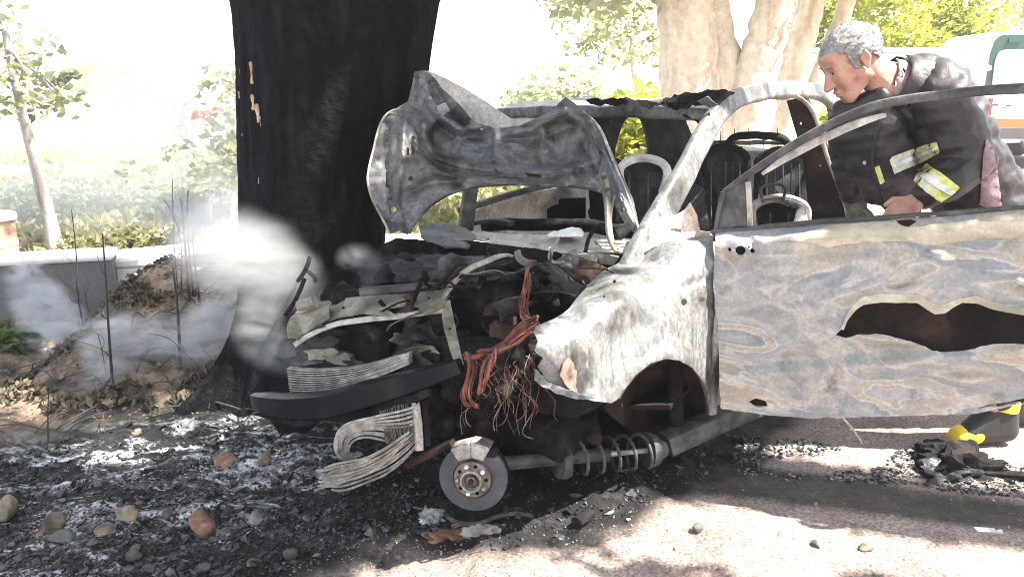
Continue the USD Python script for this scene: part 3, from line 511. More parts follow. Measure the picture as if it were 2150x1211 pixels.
for k, (x0, x1, yt, y, lab) in enumerate(((1680, 1900, -140, 18, 'tall yellow green foliage behind the firefighter head'), (1880, 2040, -160, 20, 'tall yellow green foliage above the firefighter back'), (2060, 2330, -160, 25, 'tall yellow green foliage behind the ambulance'), (1250, 1440, 205, 12.5, 'yellow green bush seen through the car window openings'), (1560, 1720, 200, 12.5, 'yellow green bush seen through the driver window opening'), (1080, 1290, 150, 16, 'pale bush above the raised bonnet'))):
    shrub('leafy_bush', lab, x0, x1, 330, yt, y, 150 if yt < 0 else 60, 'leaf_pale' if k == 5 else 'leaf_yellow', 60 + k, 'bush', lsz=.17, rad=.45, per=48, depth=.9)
pw = thing('white_wall', (6.5, 13.6, 0), 'long white wall behind the firefighter running to the ambulance', 'wall')
zt = P(1960, 112, 13.5)[2]
obj('wall_body', cbox((3.4, .18, zt + .25), .01, (P(1845, 112, 13.5)[0], 13.5, (zt - .25) / 2)), 'plaster', pw); obj('coping', cbox((3.46, .26, .07), .015, (P(1845, 112, 13.5)[0], 13.5, zt + .037)), 'plaster', pw)

# ------------------------------------------------------------------ ambulance
am = thing('ambulance', (P(2200, 330, 17)[0], 18.5, 0), 'white and green ambulance van with orange stripe parked at right seen from behind', 'ambulance')
Y = 17.0
def rear(pts, thick=.05, y=Y, jag=0): return patch(pts, lambda a, b: np.full(np.shape(a), y), 14, thick=thick)
L_, R__ = P(2062, 200, Y)[0], P(2420, 200, Y)[0]; ztp, zbt = P(2100, 62, Y)[2], P(2100, 306, Y)[2]
# hull: rear outline pushed forward along the van
prof = [P(2075, 300, Y), P(2062, 250, Y), P(2058, 190, Y), P(2072, 115, Y), P(2084, 80, Y), P(2100, 66, Y), P(2385, 66, Y), P(2405, 85, Y), P(2422, 190, Y), P(2415, 300, Y)]
pz = np.array([[p[0], p[2]] for p in prof]); hull = trimesh.creation.extrude_polygon(Polygon(pz), 5.0, engine="earcut"); hull.apply_transform(trimesh.transformations.rotation_matrix(math.pi / 2, (1, 0, 0))); hull.apply_translation((0, Y + 5.02, 0)); obj('body', hull, 'van_white', am, smooth=30)
obj('green_panel', rear([(2068, 190), (2080, 115), (2092, 80), (2105, 74), (2380, 74), (2395, 95), (2410, 190)], .02, Y - .01), 'van_green', am)
obj('rear_window', rear([(2083, 178), (2090, 125), (2098, 108), (2112, 104), (2228, 104), (2228, 178)], .02, Y - .035), 'van_glass', am); obj('rear_window', rear([(2240, 178), (2240, 104), (2365, 104), (2378, 112), (2390, 178)], .02, Y - .035), 'van_glass', am)
obj('white_patch', rear([(2062, 150), (2083, 148), (2081, 136), (2066, 138)], .02, Y - .036), 'van_white', am)
obj('marker_lamp', rear([(2118, 90), (2146, 90), (2144, 76), (2120, 76)], .05, Y - .036), 'van_green', am)
obj('orange_stripe', rear([(2066, 250), (2066, 268), (2415, 268), (2415, 250)], .015, Y - .012), 'van_orange', am)
obj('lower_panel', rear([(2070, 270), (2072, 292), (2412, 292), (2412, 270)], .015, Y - .012), 'van_dark', am)
obj('rear_bumper', cbox((2.0, .16, .16), .04, (P(2240, 298, Y)[0], Y - .08, P(2240, 302, Y)[2])), 'van_dark', am)
obj('door_gap', rear([(2233, 74), (2236, 74), (2236, 292), (2233, 292)], .012, Y - .05), 'mat_black', am)
obj('lettering', cat_([rear([(2084, 219), (2096, 219), (2096, 223), (2084, 223)], .01, Y - .02), rear([(2112, 220), (2124, 220), (2124, 224), (2112, 224)], .01, Y - .02), rear([(2086, 226), (2126, 226), (2126, 228), (2086, 228)], .01, Y - .02)]), 'van_dark', am)
for sx in (2078, 2400): obj('tail_lamp', cbox((.09, .05, .35), .015, P(sx, 225, Y - .02)), 'lamp_red', am)
for sx in (2085, 2395):
    for yy in (Y + .9, Y + 4.1):
        c0 = P(sx, 300, Y); obj('wheel', cyl((c0[0] - .1, yy, .34), (c0[0] + .1, yy, .34), .34, 26), 'rubber', am)

# ------------------------------------------------------------------ the burnt car
car = thing('burnt_car', (0.3, 3.4, 0.0), 'burnt out pale scorched car with buckled bonnet raised, wedged against the blackened tree', 'car')
rg = np.random.default_rng(77)
# --- left front door, swung wide open
DN, DC = np.array([0.37, 0.93]), 0.37 * 0.74 + 0.93 * 2.9
def door_y(px, py, off=0.0):
    r = ray(px, py); return (DC + off) / (DN[0] * r[..., 0] / r[..., 1] + DN[1])
def door_bump(px, py):
    s = np.clip((py - (485 - (px - 1500) * 0.08)) / 385, 0, 1)
    b = -0.036 * S(s / 0.13) - 0.012 * np.sin(np.pi * s) + 0.03 * S((s - .8) / .3)
    b += 0.014 * np.exp(-((s - 0.17) / 0.022) ** 2) - 0.02 * np.exp(-((s - 0.06) / 0.05) ** 2)
    b += 0.012 * np.exp(-((s - 0.72) / 0.05) ** 2) - 0.012 * np.exp(-((s - 0.80) / 0.04) ** 2)
    q = np.stack([px / 170, py / 70, px * 0], -1); b += (fbm(q, 4, 3) - 0.5) * 0.045 + (fbm(q * 5, 3, 4) - 0.5) * 0.006
    b += 0.016 * np.exp(-(((px - 1555) / 34) ** 2 + ((py - 527) / 30) ** 2)) * np.cos(np.hypot(px - 1555, py - 527) / 5.0)
    return b
DOOR = [(1503, 489), (1600, 478), (1750, 466), (1900, 458), (2050, 447), (2150, 440), (2300, 430), (2332, 640), (2300, 835), (2200, 845), (2130, 850), (2050, 868), (1900, 873), (1700, 878), (1600, 870), (1512, 858), (1508, 700), (1498, 600)]
HOLE = [(1757, 702), (1772, 688), (1778, 672), (1792, 650), (1812, 637), (1850, 632), (1925, 633), (1943, 645), (1962, 656), (1985, 655), (2000, 644), (2020, 632), (2050, 634), (2078, 645), (2110, 652), (2160, 660), (2230, 668), (2230, 715), (2150, 722), (2080, 722), (2045, 733), (1995, 738), (1960, 737), (1925, 722), (1890, 712), (1850, 703), (1800, 703), (1775, 710)]
circ = lambda x, y, r, sy=1: [(x + r * math.cos(a), y + sy * r * math.sin(a)) for a in np.linspace(0, 2 * math.pi, 14)[:-1]]
dp = patch(DOOR, door_y, 9, [HOLE, circ(1555, 526, 11, .85), circ(1531, 525, 4), circ(1579, 527, 5), circ(1570, 519, 3), [(1572, 845), (1586, 838), (1606, 842), (1612, 853), (1590, 856)], [(1880, 461), (1910, 459), (1925, 466), (1908, 477), (1895, 474)], [(2045, 858), (2090, 846), (2140, 838), (2230, 830), (2230, 838), (2140, 846)]], thick=.004, jag=3.2, hjag=4.5, seed=3, bump=door_bump)
door = obj('front_door', dp, 'steel_door', car, smooth=50, label='open driver door scorched in grey, blue and straw swirls with a ragged burnt hole')
obj('inner_panel', patch([(1512, 492), (1750, 474), (2050, 452), (2300, 436), (2320, 640), (2290, 830), (2050, 850), (1900, 856), (1700, 858), (1516, 845)], lambda a, b: door_y(a, b, .085), 26, thick=.006, amp=.012, jag=3), 'rust_dark', door, smooth=40)
obj('belt_rail', pbar([(a, b, float(door_y(a, b, -.008))) for a, b in ((1500, 484), (1620, 474), (1750, 462), (1900, 453), (2050, 441), (2150, 433), (2300, 421))], .018, .014, .3, 40, wob=.012), 'steel_sooty', door)
fr = [(1519, 402), (1560, 373), (1620, 333), (1700, 285), (1790, 240), (1850, 219), (1930, 205), (2050, 193), (2150, 187), (2300, 180)]
obj('window_frame', pbar([(a, b, float(door_y(a, b, .012))) for a, b in fr], .034, .03, .3, 60, scale=[.55, .9, 1, 1, 1.05, 1.05, 1.1, 1.1], wob=.008), 'steel_sooty', door)
obj('window_frame', pbar([(a, b + 20, float(door_y(a, b, .02))) for a, b in ((1600, 345), (1640, 318), (1720, 276), (1800, 240), (1862, 222))], .010, .030, .3, 40, scale=[.4, 1, 1, 1, .5], wob=.012), 'steel_pale', door)
obj('window_frame', pbar([(1518, 403, float(door_y(1518, 403))), (1508, 450, float(door_y(1508, 450))), (1503, 486, float(door_y(1503, 486)))], .018, .016, .3, 12), 'steel_sooty', door)
obj('window_frame', pbar([(2298, 181, float(door_y(2298, 181, .012))), (2306, 300, float(door_y(2306, 300, .012))), (2304, 428, float(door_y(2304, 428, .006)))], .05, .03, .3, 14), 'steel_sooty', door)
obj('corner_panel', patch([(1505, 480), (1512, 440), (1522, 404), (1545, 388), (1567, 376), (1570, 400), (1570, 474)], lambda a, b: door_y(a, b, .008), 9, thick=.004, amp=.006, jag=1.5), 'steel_sooty', door)
obj('window_channel', pbar([(1570, 382, float(door_y(1570, 382, .012))), (1573, 430, float(door_y(1573, 430, .012))), (1575, 476, float(door_y(1575, 476, .012)))], .012, .02, .3, 12, wob=.006), 'steel_pale', door)
obj('door_handle', tube(PP([(2138, 590, 2.47), (2160, 600, 2.44), (2215, 606, 2.43), (2245, 600, 2.45)]), .014, n=8), 'alloy', door)
rm = trimesh.creation.torus(.023, .005, 20, 8); rm.apply_transform(frame((0.93, -.37, 0), (.37, .93, 0))); rm.apply_translation(P(1555, 526, float(door_y(1555, 526)) - .012)); obj('mirror_mount', rm, 'steel_sooty', door)
for k, (zx, y0) in enumerate(((1504, 560), (1508, 760))): obj('hinge', cbox((.05, .05, .07), .01, P(zx - 2, y0, 2.95)), 'steel_sooty', door)
obj('check_strap', pbar([(1765, 872, 2.80), (1790, 900, 2.78), (1810, 930, 2.77)], .014, .007, .3, 10, scale=[1, .8, .4]), 'alloy', door)

# --- left front wing
FD = [(1500, 490, 2.92), (1507, 700, 2.9), (1500, 860, 2.88), (1450, 500, 2.92), (1400, 508, 2.93), (1370, 515, 2.96), (1350, 545, 2.92), (1340, 575, 2.77), (1440, 620, 2.76), (1420, 700, 2.66), (1425, 752, 2.64), (1365, 762, 2.54), (1295, 840, 2.43), (1290, 605, 2.62), (1230, 645, 2.48), (1182, 674, 2.38), (1260, 720, 2.42), (1200, 760, 2.30), (1125, 700, 2.26), (1140, 800, 2.28), (1200, 830, 2.31), (1480, 800, 2.83), (1240, 596, 2.78), (1195, 650, 2.54), (1130, 680, 2.32), (1290, 560, 2.90), (1335, 530, 3.0), (1330, 680, 2.55)]
WING = [(1345, 520), (1372, 514), (1400, 508), (1450, 500), (1495, 490), (1502, 560), (1508, 640), (1512, 720), (1510, 800), (1504, 868), (1490, 872), (1486, 828), (1474, 796), (1454, 771), (1426, 756), (1396, 753), (1366, 763), (1338, 784), (1313, 813), (1297, 838), (1285, 845), (1250, 842), (1210, 832), (1175, 822), (1150, 812), (1130, 798), (1142, 786), (1128, 770), (1140, 752), (1122, 738), (1130, 715), (1120, 695), (1126, 684), (1165, 668), (1195, 648), (1215, 620), (1240, 592), (1262, 572), (1290, 556), (1320, 540)]
def wing_bump(px, py):
    b = -0.014 * np.exp(-(seg_dist(px, py, [(1300, 835), (1340, 778), (1396, 746), (1460, 765), (1492, 830)]) / 16) ** 2)
    b -= 0.012 * np.exp(-(seg_dist(px, py, [(1180, 674), (1230, 645), (1290, 606), (1338, 577), (1362, 530)]) / 6) ** 2)
    b += 0.012 * np.exp(-(seg_dist(px, py, [(1430, 605), (1500, 578)]) / 6) ** 2)
    q = np.stack([px / 45, py / 45, px * 0], -1); return b + (fbm(q, 4, 13) - 0.5) * 0.03 * (1 - 0.55 * S((px - 1300) / 120))
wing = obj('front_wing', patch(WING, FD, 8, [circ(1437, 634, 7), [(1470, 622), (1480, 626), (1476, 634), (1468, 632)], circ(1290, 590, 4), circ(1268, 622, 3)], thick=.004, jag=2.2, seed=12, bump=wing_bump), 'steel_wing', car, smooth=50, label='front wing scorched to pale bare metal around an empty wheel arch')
obj('arch_lip', sweep(spline(PP([(1297, 838, 2.425), (1338, 783, 2.50), (1396, 752, 2.60), (1454, 770, 2.74), (1486, 828, 2.84), (1490, 872, 2.87)]) + [0, .012, 0], 40), rrect(.02, .012), None), 'steel_sooty', wing)
obj('torn_strip', patch([(1125, 800), (1118, 775), (1135, 780), (1150, 800), (1175, 812), (1215, 826), (1250, 838), (1215, 838), (1170, 828)], lambda a, b: 2.27 + 0 * a, 6, thick=.003, amp=.03, nscale=14, jag=7), 'steel_wing', wing)
obj('peeled_paint', patch([(1180, 790), (1190, 740), (1210, 715), (1232, 722), (1238, 760), (1234, 826), (1195, 818)], lambda a, b: 2.27 + (a - 1180) * .0016, 8, thick=.003, amp=.008, jag=5), 'rust_hub', wing)
# wheel arch liner, sill and the posts inside it
liner = patch([(1270, 860), (1285, 790), (1340, 745), (1400, 735), (1470, 760), (1500, 830), (1510, 905), (1450, 930), (1340, 920)], [(1270, 860, 2.7), (1510, 905, 3.15), (1400, 735, 2.9), (1400, 830, 3.25), (1300, 760, 2.8), (1500, 800, 3.0), (1340, 920, 3.1), (1450, 930, 3.2)], 12, thick=.006, amp=.03, nscale=9)
obj('wheel_arch_liner', liner, 'rust_dark', car)
obj('suspension_tower', ptube([(1420, 740, 3.0), (1418, 830, 3.02), (1425, 925, 3.05)], .03, n=10), 'soot', car)
obj('sill', pbar([(1395, 935, 2.98), (1470, 900, 3.05), (1550, 865, 3.2), (1640, 828, 3.5), (1760, 790, 4.0)], .10, .09, .25, 24, wob=.015), 'steel_sooty', car)
obj('underbody', patch([(1000, 930), (1010, 830), (1290, 850), (1500, 860), (1560, 862), (1640, 835), (1500, 900), (1330, 955)], [(1000, 930, 3.3), (1010, 830, 3.4), (1290, 850, 3.1), (1500, 860, 3.25), (1640, 835, 3.7), (1330, 955, 3.4)], 18, thick=.01, amp=.03), 'soot', car)
fl = np.array([(-.35, 3.0, .30), (.62, 2.95, .30), (1.85, 5.0, .32), (.75, 5.6, .32), (-.55, 3.75, .32)]); floor_ = trimesh.creation.extrude_polygon(Polygon(fl[:, :2]), .02, engine="earcut"); floor_.apply_translation((0, 0, .30)); obj('floor_pan', rough(floor_, .012, 6, 3, 4), 'rust_dark', car)

# --- bonnet, folded up
HD = [(815, 490, 3.30), (772, 385, 3.36), (812, 240, 3.46), (870, 152, 3.58), (985, 245, 3.58), (1090, 262, 3.56), (1187, 205, 3.50), (1245, 250, 3.42), (1340, 495, 3.02), (1300, 370, 3.20), (1270, 400, 3.14), (1100, 388, 3.28), (960, 402, 3.32), (870, 470, 3.33), (1050, 320, 3.42), (900, 330, 3.42), (1200, 320, 3.36)]
HOOD = [(818, 492), (800, 455), (785, 420), (772, 385), (775, 350), (785, 310), (800, 265), (812, 240), (838, 228), (855, 215), (868, 195), (872, 172), (868, 153), (885, 147), (905, 155), (925, 185), (950, 205), (970, 225), (985, 245), (1000, 258), (1040, 270), (1090, 264), (1130, 247), (1160, 232), (1175, 215), (1187, 204), (1205, 215), (1225, 235), (1245, 250), (1262, 275), (1280, 320), (1300, 370), (1320, 420), (1340, 480), (1344, 497), (1318, 480), (1296, 440), (1275, 408), (1240, 396), (1200, 393), (1150, 388), (1100, 385), (1050, 387), (1000, 392), (960, 402), (920, 420), (890, 445), (868, 475), (857, 494), (838, 484)]
REC = [(905, 285), (925, 270), (960, 290), (1010, 285), (1060, 275), (1130, 270), (1190, 262), (1225, 280), (1230, 310), (1215, 335), (1150, 345), (1080, 345), (1010, 338), (950, 325), (915, 308)]
def hood_bump(px, py):
    b = 0.065 * soft(px, py, REC, 20)
    for ln, a, w in (([(890, 262), (893, 300), (925, 330), (990, 350), (1080, 358), (1170, 355), (1240, 340)], -.020, 7), ([(876, 270), (882, 310), (915, 345), (985, 364), (1080, 371), (1180, 368), (1250, 352)], .014, 5), ([(870, 290), (880, 330), (910, 358), (985, 378), (1080, 382)], -.016, 6), ([(850, 250), (845, 330), (830, 420), (845, 480)], -.02, 9),
                     ([(815, 260), (812, 350), (825, 440)], .016, 6), ([(1240, 262), (1270, 330), (1300, 400), (1330, 470)], -.022, 8), ([(1225, 300), (1245, 350), (1275, 400)], .02, 7), ([(985, 262), (1050, 282), (1120, 270), (1185, 235)], -.03, 9), ([(1010, 268), (1080, 296), (1150, 288), (1210, 262)], .018, 8),
                     ([(880, 165), (900, 215), (930, 250), (965, 275)], -.03, 10), ([(905, 175), (935, 225), (975, 262)], .022, 9), ([(1140, 275), (1138, 335)], -.014, 6), ([(1040, 280), (1042, 340)], -.014, 5), ([(870, 400), (900, 385), (960, 380)], .02, 9), ([(1210, 345), (1190, 385)], -.02, 6), ([(845, 330), (880, 330), (885, 350)], -.015, 7)):
        b = b + 1.7 * a * np.exp(-(seg_dist(px, py, ln) / w) ** 2)
    q = np.stack([px / 60, py / 45, px * 0], -1); return b + (fbm(q, 4, 23) - 0.5) * 0.04 + (fbm(q * 4, 3, 24) - 0.5) * .010
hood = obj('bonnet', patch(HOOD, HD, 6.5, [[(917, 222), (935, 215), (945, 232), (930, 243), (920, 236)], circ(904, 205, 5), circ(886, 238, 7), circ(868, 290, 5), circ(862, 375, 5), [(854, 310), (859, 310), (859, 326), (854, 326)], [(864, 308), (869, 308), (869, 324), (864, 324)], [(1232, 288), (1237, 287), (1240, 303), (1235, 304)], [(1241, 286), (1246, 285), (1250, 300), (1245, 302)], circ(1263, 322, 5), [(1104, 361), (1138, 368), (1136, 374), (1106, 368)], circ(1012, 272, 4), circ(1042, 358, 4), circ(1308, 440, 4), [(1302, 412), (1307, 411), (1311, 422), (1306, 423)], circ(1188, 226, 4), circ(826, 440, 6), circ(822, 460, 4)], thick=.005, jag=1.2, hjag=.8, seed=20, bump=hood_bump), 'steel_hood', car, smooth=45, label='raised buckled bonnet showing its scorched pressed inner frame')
obj('outer_skin', patch([(800, 300), (820, 235), (858, 213), (872, 150), (895, 148), (930, 162), (975, 185), (1015, 210), (1050, 235), (1075, 250), (1130, 250), (1190, 212), (1240, 245), (1255, 262), (1285, 320), (1310, 375), (1330, 420), (1347, 495), (1325, 470), (1285, 400), (1100, 378), (900, 400), (840, 440), (790, 395)], [(800, 300, 3.50), (872, 150, 3.64), (1050, 240, 3.74), (1190, 212, 3.58), (1347, 495, 3.05), (1240, 250, 3.48), (1310, 375, 3.23), (900, 400, 3.44), (1100, 378, 3.40), (840, 440, 3.40), (960, 180, 3.76), (1050, 310, 3.64), (920, 300, 3.60), (1200, 310, 3.53)], 12, thick=.003, amp=.012, nscale=5, jag=1.5), 'steel_pale', hood, smooth=50)
obj('bonnet_rim', ptube([(1243, 250, 3.42), (1262, 276, 3.36), (1280, 320, 3.29), (1300, 368, 3.20), (1320, 420, 3.12), (1342, 490, 3.02)], .006, n=6, wob=.004), 'alloy', hood)
obj('bonnet_rim', ptube([(838, 228, 3.46), (812, 240, 3.45), (785, 310, 3.40), (772, 385, 3.355), (800, 455, 3.31), (818, 492, 3.29)], .005, n=6, wob=.004), 'steel_pale', hood)
obj('bonnet_rim', ptube([(860, 490, 3.32), (890, 445, 3.325), (960, 402, 3.32), (1050, 388, 3.30), (1150, 389, 3.25), (1240, 397, 3.17), (1280, 410, 3.12)], .006, n=6, wob=.004), 'steel_sooty', hood)
obj('bonnet_hinge', cat_([pbar([(1262, 365, 3.10), (1272, 400, 3.08), (1276, 440, 3.05), (1280, 500, 3.0), (1296, 530, 2.95)], .03, .014, .3, 24, scale=[1.7, 1.3, 1, .9, .8]), pbar([(1290, 410, 3.1), (1282, 450, 3.06), (1288, 510, 3.0)], .012, .012, .3, 14)]), 'steel_olive', car)
for a, b, y in ((1270, 372, 3.075), (1276, 398, 3.06)): obj('hinge_bolt', cyl(P(a, b, y), P(a, b, y - .014), .009, 8), 'steel_sooty', car)

# --- scuttle, firewall and engine bay
obj('scuttle', patch([(975, 486), (1000, 484), (1060, 490), (1150, 494), (1250, 500), (1335, 508), (1345, 522), (1320, 530), (1260, 527), (1180, 530), (1160, 522), (1100, 520), (1040, 510), (985, 500)], [(975, 486, 3.62), (1335, 508, 3.1), (1345, 525, 2.98), (985, 500, 3.5), (1160, 494, 3.42), (1160, 525, 3.2)], 7, [circ(1155, 520, 5), [(1020, 498), (1028, 498), (1028, 506), (1020, 506)]], thick=.006, amp=.012, nscale=12, jag=2.5), 'steel_pale', car)
obj('scuttle_crumple', rough(patch([(880, 470), (930, 466), (975, 478), (1000, 495), (985, 520), (930, 515), (885, 500)], [(880, 470, 3.55), (1000, 495, 3.5), (930, 515, 3.35)], 7, thick=.01, jag=4), .02, 18, 5), 'steel_hood', car)
obj('melted_lump', rough(trimesh.convex.convex_hull(PP([(1150, 492, 3.35), (1228, 492, 3.25), (1220, 480, 3.25), (1200, 476, 3.28), (1180, 480, 3.32), (1160, 487, 3.38), (1155, 497, 3.28), (1225, 497, 3.18), (1190, 495, 3.4)])), .012, 25, 3, 3), 'ash_white', car)
obj('wiper_tray', pbar([(1000, 468, 3.7), (1040, 464, 3.65), (1075, 470, 3.6)], .05, .02, .3, 10), 'interior', car)
fw = patch([(830, 500), (900, 505), (990, 505), (1060, 515), (1170, 528), (1260, 530), (1330, 530), (1330, 570), (1230, 640), (1180, 690), (1180, 860), (960, 860), (620, 850), (600, 680), (700, 560)], [(830, 500, 3.5), (1330, 530, 3.05), (1180, 690, 3.0), (960, 860, 3.15), (620, 850, 3.36), (700, 560, 3.45), (1000, 620, 3.3)], 14, thick=.01, amp=.05, nscale=7, jag=3)
obj('firewall', fw, 'soot', car)
for k, (px, py, y, sx, sy, sz, mt) in enumerate(((1030, 650, 3.05, .42, .30, .26, 'soot'), (1010, 610, 3.1, .20, .2, .14, 'steel_sooty'), (900, 570, 3.25, .5, .25, .10, 'interior'), (1140, 600, 3.05, .22, .2, .16, 'soot'), (1215, 565, 3.0, .14, .12, .09, 'steel_sooty'), (1040, 760, 2.85, .36, .3, .22, 'soot'), (1110, 880, 2.95, .5, .3, .16, 'soot'), (1000, 860, 3.0, .3, .3, .2, 'rust_dark'), (820, 570, 3.3, .22, .2, .1, 'soot'), (1190, 800, 2.7, .22, .25, .2, 'soot'), (760, 700, 3.12, .4, .16, .3, 'soot'), (1080, 700, 2.8, .16, .14, .12, 'rust_dark'))):
    M = frame((.82, -.57, .1 * rg.normal()), (0.15 * rg.normal(), 0, 1)); obj('engine_block' if k in (0, 5) else 'engine_part', rough(cbox((sx, sy, sz), .03, P(px, py, y), M), .028, 13, k, 4), mt, car, smooth=True)
obj('servo_drum', rough(cyl(P(1205, 565, 3.02), P(1240, 568, 2.96), .06, 20), .006, 20, 1, 2), 'steel_sooty', car)
obj('battery_tray', patch([(1180, 535), (1260, 532), (1300, 540), (1290, 556), (1220, 552), (1185, 548)], lambda a, b: 3.05 - (a - 1200) * .0008, 7, thick=.01, amp=.02, nscale=15, jag=2), 'steel_olive', car)
for k in range(34):
    a = np.array([rg.uniform(870, 1270), rg.uniform(535, 800), rg.uniform(2.85, 3.2)]); pts = [a]
    for j in range(3): pts.append(pts[-1] + np.array([rg.normal() * 45, rg.normal() * 32 + 10, rg.normal() * .06]))
    if k % 6 == 0: obj('hose', ptube(pts, rg.uniform(.008, .018), n=7, wob=.02, seed=k), 'soot', car)
    else: obj('burnt_wire', ptube(pts, rg.uniform(.0015, .004), n=5, wob=.03, seed=k), rg.choice(['soot', 'steel_sooty', 'copper', 'rust_hub']), car)
# inner wing rail, bent up to its bright tip
obj('inner_wing_rail', pbar([(925, 640, 2.85), (938, 612, 2.86), (960, 585, 2.88), (990, 562, 2.9), (1025, 548, 2.92), (1062, 536, 2.95), (1078, 545, 2.96)], .055, .016, .3, 30, scale=[.8, 1, 1, 1, 1, .7], wob=.012), 'steel_pale', car)
obj('inner_wing', patch([(945, 640), (960, 592), (1020, 555), (1075, 545), (1120, 560), (1180, 580), (1235, 610), (1215, 635), (1150, 640), (1100, 690), (1050, 735), (1000, 760), (965, 745), (945, 700)], [(945, 640, 3.0), (1075, 545, 3.05), (1235, 610, 2.95), (1000, 760, 2.9), (1100, 690, 2.95), (1050, 620, 3.15)], 11, thick=.006, amp=.035, nscale=9, jag=2), 'interior', car)
obj('coolant_pipe', ptube([(1120, 560, 2.95), (1160, 572, 2.9), (1195, 600, 2.85), (1225, 618, 2.8)], .03, n=10, wob=.01), 'steel_sooty', car)
# radiator support: upper and lower bars, lamp housing, right bracket
rs_ = patch([(640, 640), (700, 628), (760, 622), (850, 615), (930, 608), (945, 612), (930, 640), (890, 655), (820, 660), (760, 655), (700, 668), (640, 690), (625, 712), (605, 700), (602, 680), (620, 655)], [(640, 640, 3.12), (930, 608, 2.9), (930, 640, 2.78), (640, 690, 2.98), (602, 680, 3.0), (760, 622, 3.06), (760, 655, 2.92)], 7, [[(808, 646), (850, 640), (882, 643), (875, 656), (830, 660)], circ(720, 645, 4), circ(900, 625, 4)], thick=.008, amp=.012, nscale=12, jag=1.6)
obj('radiator_support', rs_, 'steel_olive', car)
obj('radiator_support', pbar([(760, 612, 3.08), (840, 606, 3.02), (925, 603, 2.94)], .05, .03, .25, 16, wob=.01), 'steel_sooty', car)
obj('radiator_support', pbar([(622, 722, 2.96), (655, 700, 2.95), (700, 682, 2.94), (750, 672, 2.9), (800, 668, 2.88), (870, 660, 2.84), (935, 650, 2.78)], .03, .02, .3, 30, wob=.012), 'steel_pale', car)
obj('lamp_housing', rough(trimesh.convex.convex_hull(PP([(602, 690, 3.05), (608, 664, 3.08), (655, 640, 3.1), (690, 640, 3.0), (692, 668, 2.95), (630, 706, 2.95), (604, 712, 2.98), (650, 690, 3.2), (690, 650, 3.2)])), .01, 15, 6, 3), 'steel_olive', car)
obj('lamp_housing_cap', rough(cyl(P(628, 642, 3.05), P(662, 632, 3.02), .022, 14), .004, 25, 4, 2), 'steel_olive', car)
obj('support_bracket', patch([(925, 640), (945, 628), (955, 680), (965, 730), (975, 768), (962, 778), (945, 735), (932, 690)], [(925, 640, 2.80), (945, 628, 2.82), (975, 768, 2.62), (945, 735, 2.66)], 7, [circ(945, 690, 3)], thick=.01, amp=.01, jag=1.5), 'steel_olive', car)
obj('inner_radiator_panel', patch([(620, 725), (700, 685), (800, 672), (935, 655), (960, 760), (870, 775), (740, 800), (625, 800)], [(620, 725, 3.1), (935, 655, 2.92), (960, 760, 2.84), (625, 800, 3.06), (780, 735, 3.05)], 9, thick=.01, amp=.05, nscale=12, jag=2), 'steel_sooty', car)
for a, b, c_, d_, y in ((625, 590, 650, 540, 3.15), (598, 662, 640, 585, 3.1), (645, 570, 660, 590, 3.2)): obj('burnt_strut', ptube([(a, b, y), ((a + c_) / 2 + 4, (b + d_) / 2, y), (c_, d_, y + .03)], .009, n=6, wob=.01), 'soot', car)
# upper finned cooler behind the bumper
fin = []
for i in range(11):
    o_ = i * 6.0; pts = [(606 + i * .6, 772 + o_ * .82 - (i > 7) * 0, 2.92), (680, 776 + o_ * .75, 2.89), (740, 771 + o_ * .62, 2.86), (800, 757 + o_ * .5, 2.81), (862, 740 + o_ * .36, 2.76)]
    fin.append(pbar(pts, .030, .0042, .3, 26, wob=.007, seed=i))
obj('cooler_fin_stack', cat_(fin), 'alloy', car, kind='stuff')
obj('cooler_core', patch([(606, 774), (680, 780), (740, 774), (800, 760), (860, 744), (866, 766), (800, 790), (700, 815), (610, 828)], [(606, 774, 2.95), (680, 780, 2.92), (866, 766, 2.79), (610, 828, 2.95)], 10, thick=.01), 'interior', car)
# bumper beam
bp = spline(PP([(538, 835, 2.86), (575, 843, 2.82), (640, 846, 2.78), (710, 838, 2.74), (770, 822, 2.70), (840, 803, 2.67), (910, 783, 2.62), (968, 764, 2.58)]), 60)
sec = np.array([(-.06, .040), (-.02, .047), (.004, .046), (.020, .040), (.031, .030), (.036, .020), (.035, .010), (.029, .003), (.024, -.003), (.025, -.010), (.031, -.016), (.034, -.026), (.032, -.040), (.024, -.051), (.010, -.058), (-.02, -.060), (-.05, -.05)])
bm = sweep(bp, sec[:, ::1] * np.array([-1, 1]), np.interp(np.linspace(0, 1, 60), [0, .08, .25, .55, .8, 1], [.5, .8, .92, .9, .72, .5]))
obj('bumper', rough(bm, .004, 8, 9), 'bumper_blue', car, smooth=50, label='dark blue front bumper hanging twisted below the radiator support')
obj('bumper_crust', rough(patch([(560, 868), (620, 880), (720, 872), (800, 850), (900, 812), (905, 830), (830, 868), (740, 892), (680, 886), (620, 895), (570, 885)], lambda a, b: 2.80 - (a - 560) * .0006, 9, thick=.02, jag=6), .02, 20, 4), 'soot', car)
